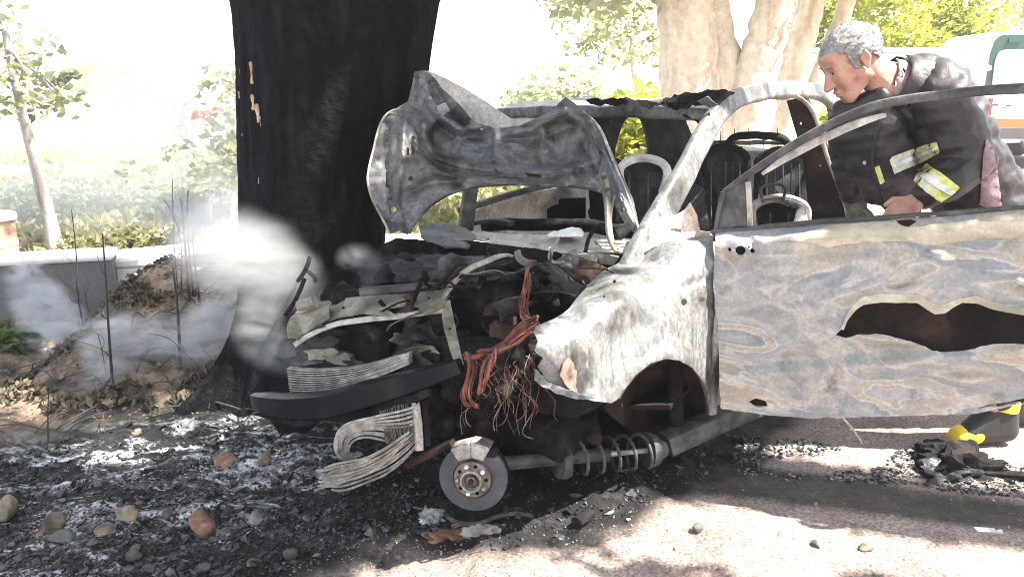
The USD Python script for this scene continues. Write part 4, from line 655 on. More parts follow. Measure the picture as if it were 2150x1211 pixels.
# lower radiator: end tank, cores and the loose strips hanging to the ground
obj('radiator_tank', pbar([(872, 845, 2.62), (878, 895, 2.60), (880, 945, 2.58)], .028, .02, .3, 14, wob=.004), 'alloy', car)
obj('radiator_tank', pbar([(888, 840, 2.64), (893, 895, 2.62), (896, 935, 2.6)], .02, .04, .3, 12, wob=.004), 'soot', car)
strips = []
for i in range(15):
    s = i / 14; y = 2.60 + .004 * i
    if i < 9: pts = [(876, 850 + i * 9, y), (820, 868 + i * 7.4, y), (760, 880 + i * 4.6, y - .02), (722 + i * 2.5, 895 + i * 3.6, y - .03), (706 + i * 3.2, 925 + i * 2.4, y - .02), (712 + i * 3, 958 - i, y), (738 + 3 * i, 968 - i * 2, y + .04)]
    else:
        j = i - 9; pts = [(878, 902 + j * 7, y - .02), (850, 925 + j * 8, y - .04), (808, 955 + j * 8, y - .06), (760, 975 + j * 8, y - .07), (710, 985 + j * 9, y - .08), (664 + j * 6, 988 + j * 8, y - .08)]
    strips.append(pbar(pts, .0045, .0085, .3, 34, wob=.016, seed=40 + i))
for st in strips: obj('radiator_strip', st, 'alloy', car)
for i in range(9):
    pts = [(860 - i * 4, 905 + i * 6, 2.57), (820 - 5 * i, 935 + 7 * i, 2.54), (770 - 5 * i, 962 + 6 * i, 2.52), (715 - 5 * i, 975 + 6 * i, 2.5), (680 - 2 * i, 985 + 5 * i + rg.normal() * 6, 2.5)]
    obj('radiator_strip', pbar(pts, .004, .008, .3, 30, wob=.02, seed=80 + i), 'alloy', car)
for i in range(17): obj('radiator_fin', pbar([(800 + i * 4.3, 860 - i * 1.2 + abs(i - 8) * .4, 2.63), (806 + i * 4, 900, 2.62), (815 + i * 3.4, 930 - i * .5, 2.61)], .0025, .02, .3, 8, wob=.006, seed=i), 'steel_olive', car)
# copper coloured wiring loom
loom = [[(1108, 568, 2.75), (1104, 600, 2.72), (1094, 635, 2.7), (1098, 665, 2.66), (1125, 672, 2.6)], [(1112, 572, 2.75), (1110, 610, 2.72), (1100, 640, 2.7), (1106, 668, 2.66)], [(1130, 664, 2.52), (1090, 695, 2.54), (1050, 725, 2.55), (1010, 744, 2.55), (978, 748, 2.56)], [(1125, 680, 2.52), (1085, 712, 2.52), (1045, 735, 2.53), (1005, 740, 2.55)], [(1118, 700, 2.52), (1080, 715, 2.51), (1050, 740, 2.52), (1022, 758, 2.52), (1016, 790, 2.51), (1010, 822, 2.5)], [(980, 745, 2.56), (985, 780, 2.54), (974, 815, 2.53), (982, 848, 2.52)], [(1044, 735, 2.52), (1030, 770, 2.5), (1018, 800, 2.5), (1016, 815, 2.5)], [(990, 746, 2.56), (992, 790, 2.54), (986, 835, 2.53), (1000, 852, 2.52)]]
for k, l in enumerate(loom): obj('wiring_loom', cat_([ptube([(a + rg.normal() * 3, b + rg.normal() * 3, y + rg.normal() * .008) for a, b, y in l], .0065 if j == 0 else .003, n=6, wob=.025, seed=100 + 5 * k + j) for j in range(5)]), 'copper', car)
for k in range(44):
    x, y = rg.uniform(985, 1130), rg.uniform(740, 800); pts = [(x, y, 2.53)]
    for j in range(4): pts.append((pts[-1][0] + rg.normal() * 12, pts[-1][1] + abs(rg.normal()) * 24 + 4, pts[-1][2] + rg.normal() * .015))
    obj('wire_strand', ptube(pts, rg.uniform(.0008, .002), n=4, wob=.02, seed=k), rg.choice(['copper', 'rust_hub', 'soot']), car)

# --- windscreen pillar, roof rail and posts
AP = spline(PP([(1318, 585, 2.93), (1352, 520, 2.99), (1378, 470, 3.1), (1415, 405, 3.25), (1455, 330, 3.42), (1490, 265, 3.57), (1520, 226, 3.68), (1560, 203, 3.85), (1620, 190, 4.15), (1690, 190, 4.5), (1738, 206, 4.72), (1768, 250, 4.85), (1790, 330, 4.9), (1800, 440, 4.92)]), 80)
obj('roof_rail', rough(sweep(AP, rrect(.11, .055, .35, 4), np.interp(np.linspace(0, 1, 80), [0, .1, .3, .5, .7, 1], [1.15, 1.0, .85, .78, .8, 1.2]), up=(.5, -.6, .3)), .006, 9, 2), 'steel_wing', car, smooth=45)
obj('pillar_foot', patch([(1330, 545), (1352, 500), (1385, 455), (1420, 450), (1440, 440), (1448, 430), (1455, 450), (1462, 480), (1458, 496), (1430, 505), (1395, 512), (1372, 518)], [(1330, 545, 2.95), (1385, 455, 3.08), (1448, 430, 3.16), (1462, 490, 2.97), (1372, 518, 2.94)], 7, thick=.012, amp=.01, jag=2), 'steel_pale', car)
obj('pillar_rear_edge', patch([(1440, 440), (1450, 425), (1462, 450), (1470, 485), (1495, 488), (1490, 494), (1440, 504), (1425, 502)], lambda a, b: 2.98 + 0 * a, 6, thick=.01, amp=.01, jag=2), 'steel_pale', car)
# roof panel sagging between the rails
rg2 = np.random.default_rng(3)
A0, A1, B0, B1 = P(1495, 232, 3.66), P(1040, 232, 4.42), P(1700, 196, 4.95), P(1330, 205, 5.9)
nu, nv_ = 46, 46; U, V = np.meshgrid(np.linspace(0, 1, nu), np.linspace(0, 1, nv_))
rp = (A0 * (1 - U[..., None]) + A1 * U[..., None]) * (1 - V[..., None]) + (B0 * (1 - U[..., None]) + B1 * U[..., None]) * V[..., None]
rp[..., 2] += 0.035 * np.sin(np.pi * np.clip(V * 1.3, 0, 1)) - .05 * np.sin(np.pi * U) * np.sin(np.pi * V) + (fbm(rp.reshape(-1, 3) * 4.5, 4, 5).reshape(U.shape) - .5) * .07
ii = (np.arange(nv_ - 1)[:, None] * nu + np.arange(nu - 1)).ravel()
rf = solid(rp.reshape(-1, 3), np.vstack([np.stack([ii, ii + 1, ii + nu + 1], 1), np.stack([ii, ii + nu + 1, ii + nu], 1)]), .004, towards=np.array([0, 3, 9.]))
roof = obj('roof', rf, 'steel_pale', car, smooth=50)
obj('roof_header', rough(sweep(spline([A0 + [.03, -.02, -.02], (A0 + A1) / 2 + [0, 0, -.005], A1 + [0, 0, -.02]], 30), rrect(.05, .06, .3), up=(0, 0, 1)), .010, 14, 3), 'steel_wing', roof)
obj('burnt_lining', rough(patch([(1405, 214), (1425, 203), (1460, 196), (1500, 190), (1530, 187), (1545, 195), (1520, 212), (1495, 222), (1450, 218)], lambda a, b: 3.62 + 0 * a, 6, thick=.03, jag=4), .03, 22, 3), 'soot', roof)
obj('hanging_wire', ptube([(1435, 240, 3.7), (1455, 250, 3.7), (1466, 258, 3.68), (1462, 272, 3.66), (1450, 290, 3.6)], .006, n=5, wob=.02), 'soot', roof)
# right hand side: pillar, far door, rear quarter with openings
obj('right_pillar', sweep(spline([A1 + [0, 0, -.02], P(1000, 330, 4.2), P(985, 420, 4.0), P(975, 500, 3.85)], 20), rrect(.07, .06), up=(0, 1, 0)), 'steel_sooty', car)
rd = patch([(978, 450), (1040, 425), (1110, 405), (1180, 393), (1275, 392), (1300, 440), (1300, 510), (978, 505)], lambda a, b: 4.25 + (a - 1000) * .002, 12, [[(1148, 440), (1165, 430), (1205, 425), (1210, 478), (1150, 480)]], thick=.012, amp=.025, nscale=7, jag=1.5)
fd = obj('far_door', rd, 'steel_pale', car); obj('inner_panel', patch([(1130, 420), (1230, 415), (1230, 490), (1130, 490)], lambda a, b: 4.6 + 0 * a, 20, thick=.01), 'soot', fd)
obj('far_door_frame', pbar([(965, 442, 4.05), (1040, 418, 4.15), (1110, 398, 4.25), (1180, 385, 4.4)], .045, .03, .3, 16, wob=.01), 'steel_sooty', fd)
obj('right_quarter', patch([(1225, 240), (1500, 240), (1495, 400), (1480, 480), (1240, 480), (1235, 380)], [(1225, 240, 5.1), (1500, 240, 5.5), (1480, 480, 5.3), (1240, 480, 5.0)], 13, [[(1290, 330), (1300, 285), (1310, 255), (1325, 243), (1345, 246), (1355, 270), (1362, 310), (1358, 325), (1335, 332), (1310, 340)], [(1440, 250), (1470, 248), (1480, 290), (1462, 330), (1455, 290)]], thick=.02, amp=.03, nscale=5, jag=3), 'interior', car)
obj('rear_hatch_frame', pbar([(1500, 300, 5.7), (1560, 300, 5.8), (1620, 300, 5.9), (1720, 300, 5.7)], .03, .03, .3, 14, wob=.02), 'soot', car)
obj('rear_hoop', ptube([(1528, 304, 5.0), (1540, 290, 5.0), (1570, 284, 5.0), (1620, 286, 5.0), (1645, 292, 5.0), (1655, 304, 5.0)], .024, n=10, wob=.01), 'soot', car)
for z0 in (296, 318): obj('mesh_wire', ptube([(1500, z0, 5.2), (1560, z0 + 2, 5.2), (1640, z0 - 6, 5.2)], .004, n=5, wob=.02), 'soot', car)
for k in range(5): obj('mesh_wire', ptube([(1512 + 30 * k, 270, 5.2), (1513 + 30 * k, 310, 5.2)], .0025, n=4), 'soot', car)
# seats
def seat(x0, x1, yt, yb, y, shell, hoop=None, ribs=4, label=None, hoopmat='alloy'):
    w = x1 - x0
    s = obj('seat', rough(patch([(x0 + .03 * w, yt + 5), (x0 + .1 * w, yt), (x1 - .1 * w, yt), (x1 - .03 * w, yt + 5), (x1, yt + 18), (x1, yb), (x0, yb), (x0, yt + 18)], lambda a, b: y + .03 * np.cos((a - (x0 + x1) / 2) / w * 3) + (470 - b) * .0006, 9, thick=.05), .012, 14, 5), shell, car, label=label)
    obj('frame_hoop', ptube([(x0, yb, y - .03), (x0 + 1, yt + 40, y), (x0 + .03 * w, yt + 10, y + .01), (x0 + .16 * w, yt, y + .02), (x1 - .16 * w, yt, y + .02), (x1 - .03 * w, yt + 10, y + .01), (x1 - 1, yt + 40, y), (x1, yb, y - .03)], .021, n=8, k=60, wob=.008), hoopmat, s)
    for k in range(ribs):
        xx = x0 + w * (k + 1) / (ribs + 1); obj('frame_rib', ptube([(xx, yt + 24, y - .02), (xx, yb - 4, y - .035)], .005, n=5, wob=.006, seed=k), 'interior' if k % 2 else 'steel_sooty', s)
    return s
seat(1302, 1400, 340, 480, 3.95, 'interior', label='front passenger seat frame with ash white hoop', hoopmat='ash_white')
seat(1478, 1568, 316, 478, 4.75, 'interior', hoopmat='soot', ribs=5); seat(1592, 1696, 322, 478, 4.7, 'interior', hoopmat='soot', ribs=5)
s = seat(1578, 1694, 424, 520, 3.75, 'soot', hoopmat='alloy', ribs=2, label='driver seat frame with bare headrest loop')
obj('headrest_loop', ptube([(1602, 426, 3.73), (1598, 408, 3.74), (1600, 393, 3.75), (1612, 389, 3.75), (1640, 388, 3.75), (1648, 394, 3.75), (1647, 410, 3.74), (1645, 424, 3.73)], .0075, n=7, k=50), 'steel_sooty', s)
obj('headrest_bar', ptube([(1598, 420, 3.73), (1646, 416, 3.73)], .006, n=6), 'steel_sooty', s)
obj('seat_side', rough(patch([(1668, 470), (1675, 445), (1686, 432), (1694, 450), (1694, 472)], lambda a, b: 3.7 + 0 * a, 5, thick=.02), .008, 30, 2), 'ash_white', s)
# centre post (door shut pillar) and the sunlit strip beside it
obj('centre_pillar', patch([(1652, 212), (1692, 204), (1715, 260), (1745, 330), (1775, 395), (1792, 470), (1700, 478), (1694, 400), (1682, 320)], [(1652, 212, 4.05), (1692, 204, 4.0), (1792, 470, 3.85), (1700, 478, 4.0)], 9, [circ(1680, 260, 4), circ(1720, 350, 4)], thick=.03, amp=.015, nscale=8, jag=1.5), 'rust_dark', car)
obj('door_shut_edge', pbar([(1672, 204, 3.97), (1700, 225, 3.95), (1725, 290, 3.9), (1745, 350, 3.86), (1768, 410, 3.82), (1782, 470, 3.8)], .03, .02, .3, 24, wob=.008), 'steel_pale', car)
obj('rear_door_panel', patch([(1730, 330), (1765, 345), (1800, 400), (1830, 470), (1790, 470), (1760, 400)], lambda a, b: 4.1 + 0 * a, 9, thick=.02, amp=.015, jag=3), 'steel_pale', car)
obj('rear_left_side', patch([(1735, 205), (1775, 250), (1790, 350), (1800, 450), (1850, 470), (1880, 600), (1850, 720), (1760, 720), (1790, 560), (1765, 440), (1752, 330)], [(1735, 205, 4.75), (1775, 250, 4.85), (1800, 450, 4.7), (1880, 600, 4.8), (1760, 720, 4.5)], 14, thick=.01, amp=.02, jag=2), 'steel_pale', car)

# dark mass of the burnt cabin: rear bench, tunnel, far seat side, parcel shelf
obj('rear_bench', rough(patch([(1432, 340), (1450, 318), (1480, 312), (1560, 308), (1600, 312), (1690, 312), (1712, 330), (1722, 500), (1430, 510)], lambda a, b: 5.05 + (470 - b) * .0006, 13, thick=.12, jag=2), .02, 10, 5), 'interior', car, smooth=True)
obj('cabin_side', rough(patch([(1236, 345), (1262, 330), (1300, 345), (1310, 490), (1240, 490)], lambda a, b: 4.5 + 0 * a, 12, thick=.05, jag=3), .03, 10, 6), 'soot', car)
obj('cabin_side', rough(patch([(1396, 400), (1440, 370), (1480, 400), (1490, 500), (1396, 500)], lambda a, b: 4.4 + 0 * a, 12, thick=.05, jag=3), .03, 10, 7), 'interior', car)
obj('dashboard_bar', ptube([(1010, 478, 3.85), (1130, 470, 3.8), (1260, 478, 3.6), (1400, 492, 3.4)], .03, n=10, wob=.03), 'soot', car)
obj('steering_column', ptube([(1290, 500, 3.35), (1330, 470, 3.5), (1350, 455, 3.6)], .025, n=9, wob=.01), 'soot', car)
for k in range(14):
    x_ = rg.uniform(1250, 1500); obj('burnt_lining', rough(patch([(x_ - 22, 214 + rg.normal() * 3), (x_, 206 + rg.normal() * 4), (x_ + 24, 214 + rg.normal() * 3), (x_ + 10, 222 + abs(rg.normal()) * 7), (x_ - 12, 221)], lambda a, b: 3.95 - (a - 1250) * .0014 - .05 + 0 * b, 5, thick=.012, jag=4, seed=k), .012, 25, k), 'soot' if k % 2 else 'steel_sooty', roof)
for k in range(12):
    cx_, cy_ = rg.uniform(640, 920), rg.uniform(690, 780); an = np.linspace(0, 2 * np.pi, 9, endpoint=False); r_ = rg.uniform(10, 34, 9); tx, ty = rg.normal() * .0016, rg.normal() * .0024
    obj('crumpled_sheet', patch([(cx_ + 1.5 * r * math.cos(a), cy_ + .6 * r * math.sin(a)) for a, r in zip(an, r_)], lambda a, b: 3.0 - (cx_ - 640) * .0006 + (a - cx_) * tx + (b - cy_) * ty, 6, thick=.004, amp=.03, nscale=15, jag=4, seed=k), ['steel_olive', 'steel_sooty', 'interior'][k % 3], car, smooth=45)
# wrinkled scraps of sheet and melted lumps packing the engine bay
rg = np.random.default_rng(91)
for k in range(22):
    cx_, cy_ = rg.uniform(850, 1270), rg.uniform(545, 800)
    if cx_ > 1100 and cy_ > 640: cx_ -= 150
    n_ = 9; an = np.linspace(0, 2 * np.pi, n_, endpoint=False); r_ = rg.uniform(14, 46, n_) ; y_ = rg.uniform(2.86, 3.08) if cy_ < 640 else rg.uniform(2.72, 2.95)
    tx, ty = rg.normal() * .0016, rg.normal() * .0024
    obj('crumpled_sheet', patch([(cx_ + 1.3 * r * math.cos(a), cy_ + .7 * r * math.sin(a)) for a, r in zip(an, r_)], lambda a, b: y_ + (a - cx_) * tx + (b - cy_) * ty, 7, thick=.004, amp=.065, nscale=16, jag=4, seed=k), ['soot', 'interior', 'steel_sooty', 'soot', 'rust_dark', 'steel_sooty'][k % 6], car, smooth=45)
for k in range(26):
    px_, py_ = rg.uniform(930, 1290), rg.uniform(800, 930)
    obj('melted_clump', rough(trimesh.creation.icosphere(2, rg.uniform(.02, .06)), .02, 22, k, 1).apply_translation(P(px_, py_, rg.uniform(2.75, 3.0))), 'soot' if k % 3 else 'rust_dark', car, smooth=True)
for k in range(46):
    a = np.array([rg.uniform(860, 1230), rg.uniform(545, 770), rg.uniform(2.72, 3.0)])
    if a[0] > 1090 and a[1] > 650: a[0] -= 160
    pts = [a]; d_ = rg.uniform(0, 6.28)
    for j in range(3): d_ += rg.normal() * .7; pts.append(pts[-1] + np.array([math.cos(d_) * 34, math.sin(d_) * 20, rg.normal() * .05]))
    obj('bent_strip', pbar(pts, rg.uniform(.008, .035), rg.uniform(.003, .01), .3, 18, scale=[rg.uniform(.3, 1), 1, rg.uniform(.3, 1)], wob=.03, seed=k), ['soot', 'steel_sooty', 'interior', 'soot', 'steel_olive', 'soot', 'rust_dark'][k % 7], car)
# heat tint: straw rim round the burnt hole; band below the belt has sun painted in
def ringpatch(out, hole, off): return patch(out, lambda a, b: door_y(a, b, off), 7, [hole], thick=.002, jag=4, hjag=4.5, seed=3, bump=door_bump)
hp_ = np.array(HOLE); up_rim = [(1765, 690), (1785, 648), (1812, 622), (1850, 616), (1930, 618), (1955, 636), (1980, 640), (2005, 628), (2050, 620), (2085, 634), (2160, 648), (2200, 655), (2200, 669), (2160, 662), (2110, 655), (2078, 648), (2050, 637), (2020, 635), (2000, 647), (1985, 658), (1962, 659), (1943, 648), (1925, 636), (1850, 635), (1812, 640), (1796, 652), (1778, 676), (1772, 692)]
obj('straw_rim', patch(up_rim, lambda a, b: door_y(a, b, -.0035), 5, thick=.002, jag=2, bump=door_bump), 'straw_oxide_and_sun', door, smooth=50)
obj('straw_sun_band', patch([(1640, 505), (1700, 484), (1760, 470), (1870, 462), (1905, 480), (1960, 470), (2030, 464), (2200, 462), (2200, 492), (2120, 500), (2040, 505), (1960, 516), (1880, 506), (1800, 510), (1740, 520), (1680, 508)], lambda a, b: door_y(a, b, -.0035), 8, thick=.002, jag=5, bump=door_bump), 'straw_oxide_and_sun', door, smooth=50)  # straw strip with the grazing sun below the belt painted in

# ------------------------------------------------------------------ torn off hub with brake disc, strut and spring
hub_c = P(993, 1003, 2.60); hub = thing('torn_off_hub', (hub_c[0], hub_c[1], float(gz(hub_c[0], hub_c[1]))), 'torn off wheel hub with grey brake disc and suspension strut lying before the car', 'wheel hub')
ax = np.array([-.16, -.985, .08]); ax /= np.linalg.norm(ax)                     # disc axis, facing the viewer
MH = frame(np.cross((0, 0, 1), ax), ax); MH[:3, 2] = ax; MH[:3, 0] = np.cross((0, 0, 1), ax) / np.linalg.norm(np.cross((0, 0, 1), ax)); MH[:3, 1] = np.cross(ax, MH[:3, 0]); MH[:3, 3] = hub_c
def onhub(m): m = tm(m).copy(); m.apply_transform(MH); return m
RD = 0.122
disc = trimesh.creation.revolve(np.array([(.066, -.024), (RD - .002, -.024), (RD, -.022), (RD, -.016), (RD - .012, -.014), (RD - .012, -.008), (RD, -.006), (RD, .0), (RD - .003, .002), (RD - .03, .001), (RD - .032, .002), (.073, .002), (.071, -.003), (.066, -.003), (.066, -.024)]), sections=72)
d = obj('brake_disc', onhub(disc), 'disc_iron', hub, smooth=30)
hat = trimesh.creation.revolve(np.array([(.0, .010), (.026, .010), (.028, .026), (.034, .028), (.036, .022), (.038, .019), (.060, .018), (.065, .014), (.066, -.01), (0, -.01)][::-1]), sections=60)
obj('disc_bell', onhub(hat), 'rust_hub', hub, smooth=30)
obj('hub_ring', onhub(trimesh.creation.revolve(np.array([(.0335, .014), (.0385, .016), (.0395, .036), (.037, .040), (.033, .039), (.031, .024), (.031, .012), (.0335, .014)][::-1]), sections=40)), 'alloy', hub, smooth=30)
obj('axle_nut', onhub(trimesh.creation.cylinder(.017, .022, sections=6, transform=trimesh.transformations.translation_matrix((0, 0, .02)))), 'rust_hub', hub, smooth=20)
obj('axle_stub', onhub(trimesh.creation.cylinder(.010, .04, sections=16, transform=trimesh.transformations.translation_matrix((0, 0, .024)))), 'rust_dark', hub)
for k in range(5):
    a = math.radians(72 * k + 40); b = trimesh.creation.revolve(np.array([(0, .016), (.008, .016), (.008, .026), (.0055, .031), (0, .033)]), sections=12); b.apply_translation((.051 * math.cos(a), .051 * math.sin(a), 0)); obj('wheel_stud', onhub(b), 'ash_white' if k in (0, 1, 3) else 'alloy', hub)
    a += math.radians(36); b = trimesh.creation.cylinder(.007, .008, sections=12, transform=trimesh.transformations.translation_matrix((.051 * math.cos(a), .051 * math.sin(a), .016))); obj('bolt_hole', onhub(b), 'soot', hub)
cal = [onhub(rough(trimesh.convex.convex_hull(np.array([[r * math.cos(a), r * math.sin(a), z] for a in np.radians(np.linspace(a0, a1, 7)) for r in (r0, r1) for z in (-.05, .026)])), .005, 22, s, 3)) for a0, a1, r0, r1, s in ((62, 92, .085, .138, 1), (92, 125, .082, .132, 2))]
obj('brake_caliper', cat_(cal), 'alloy', hub, smooth=True)
obj('caliper_bracket', onhub(rough(cbox((.05, .03, .05), .008, (.062, .103, 0)), .006, 25, 3, 3)), 'soot', hub); obj('dust_shield', onhub(trimesh.creation.revolve(np.array([(.05, -.03), (RD + .004, -.036), (RD + .004, -.038), (.05, -.033), (.05, -.03)]), sections=48)), 'soot', hub)
s0, s1 = hub_c - ax * .07 + np.array([.02, 0, .02]), P(1372, 944, 2.90)
L = s1 - s0; Ld = np.linalg.norm(L); u = L / Ld
obj('knuckle', rough(trimesh.convex.convex_hull(np.vstack([hub_c - ax * .03 + np.array([[.05, 0, .05], [-.05, 0, .05], [.05, 0, -.05], [-.05, 0, -.05]]), [s0 + [.06, .03, .03], s0 + [.06, 0, -.03]]])), .01, 20, 5, 3), 'soot', hub, smooth=True)
obj('strut_tube', cyl(s0, s0 + u * Ld * .72, .026, 20), 'steel_sooty', hub, smooth=30); obj('strut_rod', cyl(s0 + u * Ld * .7, s1, .011, 14), 'alloy', hub, smooth=30)
w1_ = np.cross(u, (0, 0, 1)); w1_ /= np.linalg.norm(w1_); w2_ = np.cross(u, w1_)
obj('spring_seat', sweep([s0 + u * Ld * .42, s0 + u * Ld * .46], circle(28), [.075, .078]), 'steel_sooty', hub, smooth=30)
obj('top_mount', rough(cat_([sweep([s1 - u * .03, s1 + u * .01], circle(28), [.072, .06]), sweep([s1 + u * .01, s1 + u * .05], circle(24), [.05, .03])]), .003, 20, 3), 'steel_sooty', hub, smooth=30)
th = np.linspace(0, 2 * np.pi * 5.2, 150); axl = np.linspace(Ld * .46, Ld - .03, 150)
coil = s0 + axl[:, None] * u + .066 * (np.cos(th)[:, None] * w1_ + np.sin(th)[:, None] * w2_)
obj('coil_spring', sweep(coil, circle(8), .0068), 'steel_sooty', hub, smooth=True)
obj('drive_shaft', ptube([(960, 985, 2.7), (900, 960, 2.72), (850, 975, 2.74), (800, 985, 2.78)], .014, n=10, wob=.01), 'soot', hub)
obj('control_arm', pbar([(950, 930, 2.66), (905, 950, 2.68), (855, 975, 2.7)], .045, .025, .3, 16, wob=.012), 'rust_dark', hub)
obj('brake_hose', tube(np.array([G(935, 1075, .015), G(960, 1096, .012), G(1000, 1100, .012), G(1040, 1085, .012), G(1090, 1078, .014), G(1120, 1084, .012)]), .009, n=8), 'steel_sooty', hub)

# ------------------------------------------------------------------ stones
def stone(px, py, w, h, mat, label, seed, group=None, name='stone'):
    """w, h in survey pixels"""
    p = G(px, py); p = G(px, py, float(gz(p[0], p[1])) + h * .4 * p[1] / FPX); k = np.linalg.norm(p - [0, 0, EYE]) / FPX
    rq = np.random.default_rng(seed); q = rq.normal(size=(15, 3)); q /= np.linalg.norm(q, axis=1, keepdims=True); m = trimesh.convex.convex_hull(q * rq.uniform(.85, 1.15, (15, 1)))
    m = m.subdivide_loop(1); m = m.subdivide(); v = np.array(m.vertices); v = v * (1.12 + (fbm(v * 2.2 + seed * 3.1, 4, seed) - .5)[:, None] * .35) * np.array([w / 2, w / 2 * .8, h / 2 * 1.05]) * k * 1.05; m.vertices = v
    m.apply_transform(trimesh.transformations.rotation_matrix(seed * 1.7, (0, 0, 1))); m.apply_translation((p[0], p[1], p[2]))
    return obj(name, m, mat, None, smooth=True, label=label, cat='stone', group=group)
STN = [(425, 1102, 62, 62, 'stone_red', 'big rust red rounded stone lying among the ash in the foreground'), (270, 1082, 52, 40, 'stone_tan', 'tan and black rounded stone between white ash patches left of the red stone'), (18, 1072, 66, 46, 'stone_tan', 'brown stone cut by the left edge of the picture'), (113, 1100, 46, 40, 'stone_tan', 'brown stone between the left edge stone and the tan black one'),
       (607, 1156, 34, 38, 'stone_grey', 'olive grey rounded stone standing alone at the bottom near the lane'), (345, 1078, 30, 22, 'stone_grey', 'small grey stone right of the tan and black stone'), (540, 1090, 44, 26, 'stone_grey', 'grey flat stone in ash right of the big red stone'), (287, 907, 26, 16, 'stone_tan', 'small tan stone high on the charred slope'), (553, 962, 44, 26, 'stone_tan', 'dull tan stone below the left end of the bumper'),
       (225, 1112, 60, 18, 'stone_tan', 'flat long tan stone below the tan and black stone'), (130, 1125, 50, 24, 'stone_grey', 'flat grey stone below the brown stones at left'), (470, 965, 60, 18, 'stone_red', 'flat rusty fragment on the charred slope'), (430, 1190, 40, 18, 'stone_grey', 'flat grey stone near the bottom edge left of the olive stone'), (280, 1165, 36, 18, 'stone_grey', 'grey pebble at the bottom edge below the red stone, left of it'),
       (1465, 1108, 22, 22, 'stone_grey', 'small dark lump on the sunlit lane'), (1716, 1141, 26, 12, 'stone_grey', 'small dark flat chip on the sunlit lane'), (1818, 1150, 34, 11, 'stone_tan', 'pale oval flat pebble on the sunlit lane')]
for k, (a, b, w, h, mt, lab) in enumerate(STN): stone(a, b, w, h, mt, lab, k + 1)
rg = np.random.default_rng(21)
n = 0
while n < 110:
    px, py = rg.uniform(0, 880), rg.uniform(880, 1205)
    if py < 1000 - px * .1 and rg.random() < .6: continue
    w = rg.uniform(9, 24) * (.6 + .5 * (py - 880) / 320); stone(px, py, w, w * rg.uniform(.4, .75), rg.choice(['stone_grey', 'char_chunk', 'char_chunk', 'stone_grey', 'stone_tan']), 'small sooty pebble scattered over the burnt verge', 200 + n, 'small sooty pebbles on the burnt verge', 'pebble'); n += 1
# ------------------------------------------------------------------ rubble on the ground: charred lumps, ash flakes, gravel
def scatter(pts, size, mats_seed, flat=(.35, .9), sub=False):
    """low polyhedra, one per point, joined"""
    rg = np.random.default_rng(mats_seed); base = []
    for k in range(10):
        q = rg.normal(size=(9, 3)); q /= np.linalg.norm(q, axis=1, keepdims=True); base.append(trimesh.convex.convex_hull(q * rg.uniform(.6, 1.2, (9, 1))))
    V, F, o = [], [], 0
    for p, s in zip(pts, size):
        b = base[rg.integers(10)]; a = rg.uniform(0, 6.28); sc = np.array([s * rg.uniform(.7, 1.5), s * rg.uniform(.5, 1), s * rg.uniform(*flat)])
        v = np.array(b.vertices) * sc; c, s_ = math.cos(a), math.sin(a); v = np.c_[v[:, 0] * c - v[:, 1] * s_, v[:, 0] * s_ + v[:, 1] * c, v[:, 2]]
        t = rg.normal() * .3; v[:, 2] += v[:, 0] * t
        V.append(v + p); F.append(np.array(b.faces) + o); o += len(v)
    return trimesh.Trimesh(np.vstack(V), np.vstack(F), process=False)
def ground_pts(n, x0, x1, y0, y1, seed, keep=None, near=1.0):
    rg = np.random.default_rng(seed); px, py = rg.uniform(x0, x1, n), y0 + (y1 - y0) * rg.random(n) ** near
    p = G(px, py); z = gz(p[:, 0], p[:, 1]); p = G(px, py, z); p[:, 2] = gz(p[:, 0], p[:, 1])
    f = fbm(np.c_[p[:, 0] * 3.2, p[:, 1] * 3.2 * 1.8, p[:, 2] * 0], 4, seed)
    k = np.ones(n, bool) if keep is None else keep(px, py, f, rg); return p[k], py[k], rg
inC = lambda a, b: shapely.contains_xy(Polygon(CHAR), a, b)
p, py, rg = ground_pts(15000, -80, 1560, 850, 1230, 61, lambda a, b, f, r: inC(a, b) & ((a < 900) | (r.random(len(a)) < .45)), .8)
obj('charred_rubble', scatter(p + [0, 0, .002], rg.uniform(.003, .012, len(p)) * (1 + (rg.random(len(p)) < .06) * 1.6), 62), 'char_chunk', None, smooth=False, kind='stuff', label='charred lumps and cinders covering the ground before the tree', cat='rubble')
inA = lambda a, b: shapely.contains_xy(Polygon(ASH), a, b)
p, py, rg = ground_pts(16000, -80, 760, 915, 1210, 63, lambda a, b, f, r: (f > .55) & (inA(a, b) | (r.random(len(a)) < .15)))
obj('ash_flakes', scatter(p + [0, 0, .003], rg.uniform(.002, .009, len(p)), 64, (.1, .35)), 'flake', None, smooth=False, kind='stuff', label='pale ash flakes lying in streaks over the burnt ground', cat='ash')
p, py, rg = ground_pts(6000, 560, 2200, 930, 1230, 65, lambda a, b, f, r: (~inC(a, b) & ~shapely.contains_xy(Polygon(SHADE_BAND_PX), a, b)) | (r.random(len(a)) < .1))
obj('lane_gravel', scatter(p, rg.uniform(.0015, .005, len(p)) * (1 + (rg.random(len(p)) < .03) * 1.5), 66), 'gravel', None, smooth=False, kind='stuff', label='loose gravel on the sunlit lane', cat='gravel')
p, py, rg = ground_pts(3000, 0, 560, 600, 880, 67); p = P(rg.uniform(20, 560, 4000), rg.uniform(540, 880, 4000), 4.6); p = np.c_[p[:, 0] * 1.0, rg.uniform(3.5, 5.4, 4000)]; p = np.c_[p, gz(p[:, 0], p[:, 1])]
obj('mound_clods', scatter(p, rg.uniform(.003, .014, len(p)) * (1 + (rg.random(len(p)) < .05) * 1.5), 68), 'stone_tan', None, smooth=False, kind='stuff', label='earth clods and clinker on the mound left of the tree', cat='earth')
rg = np.random.default_rng(70); tw = []
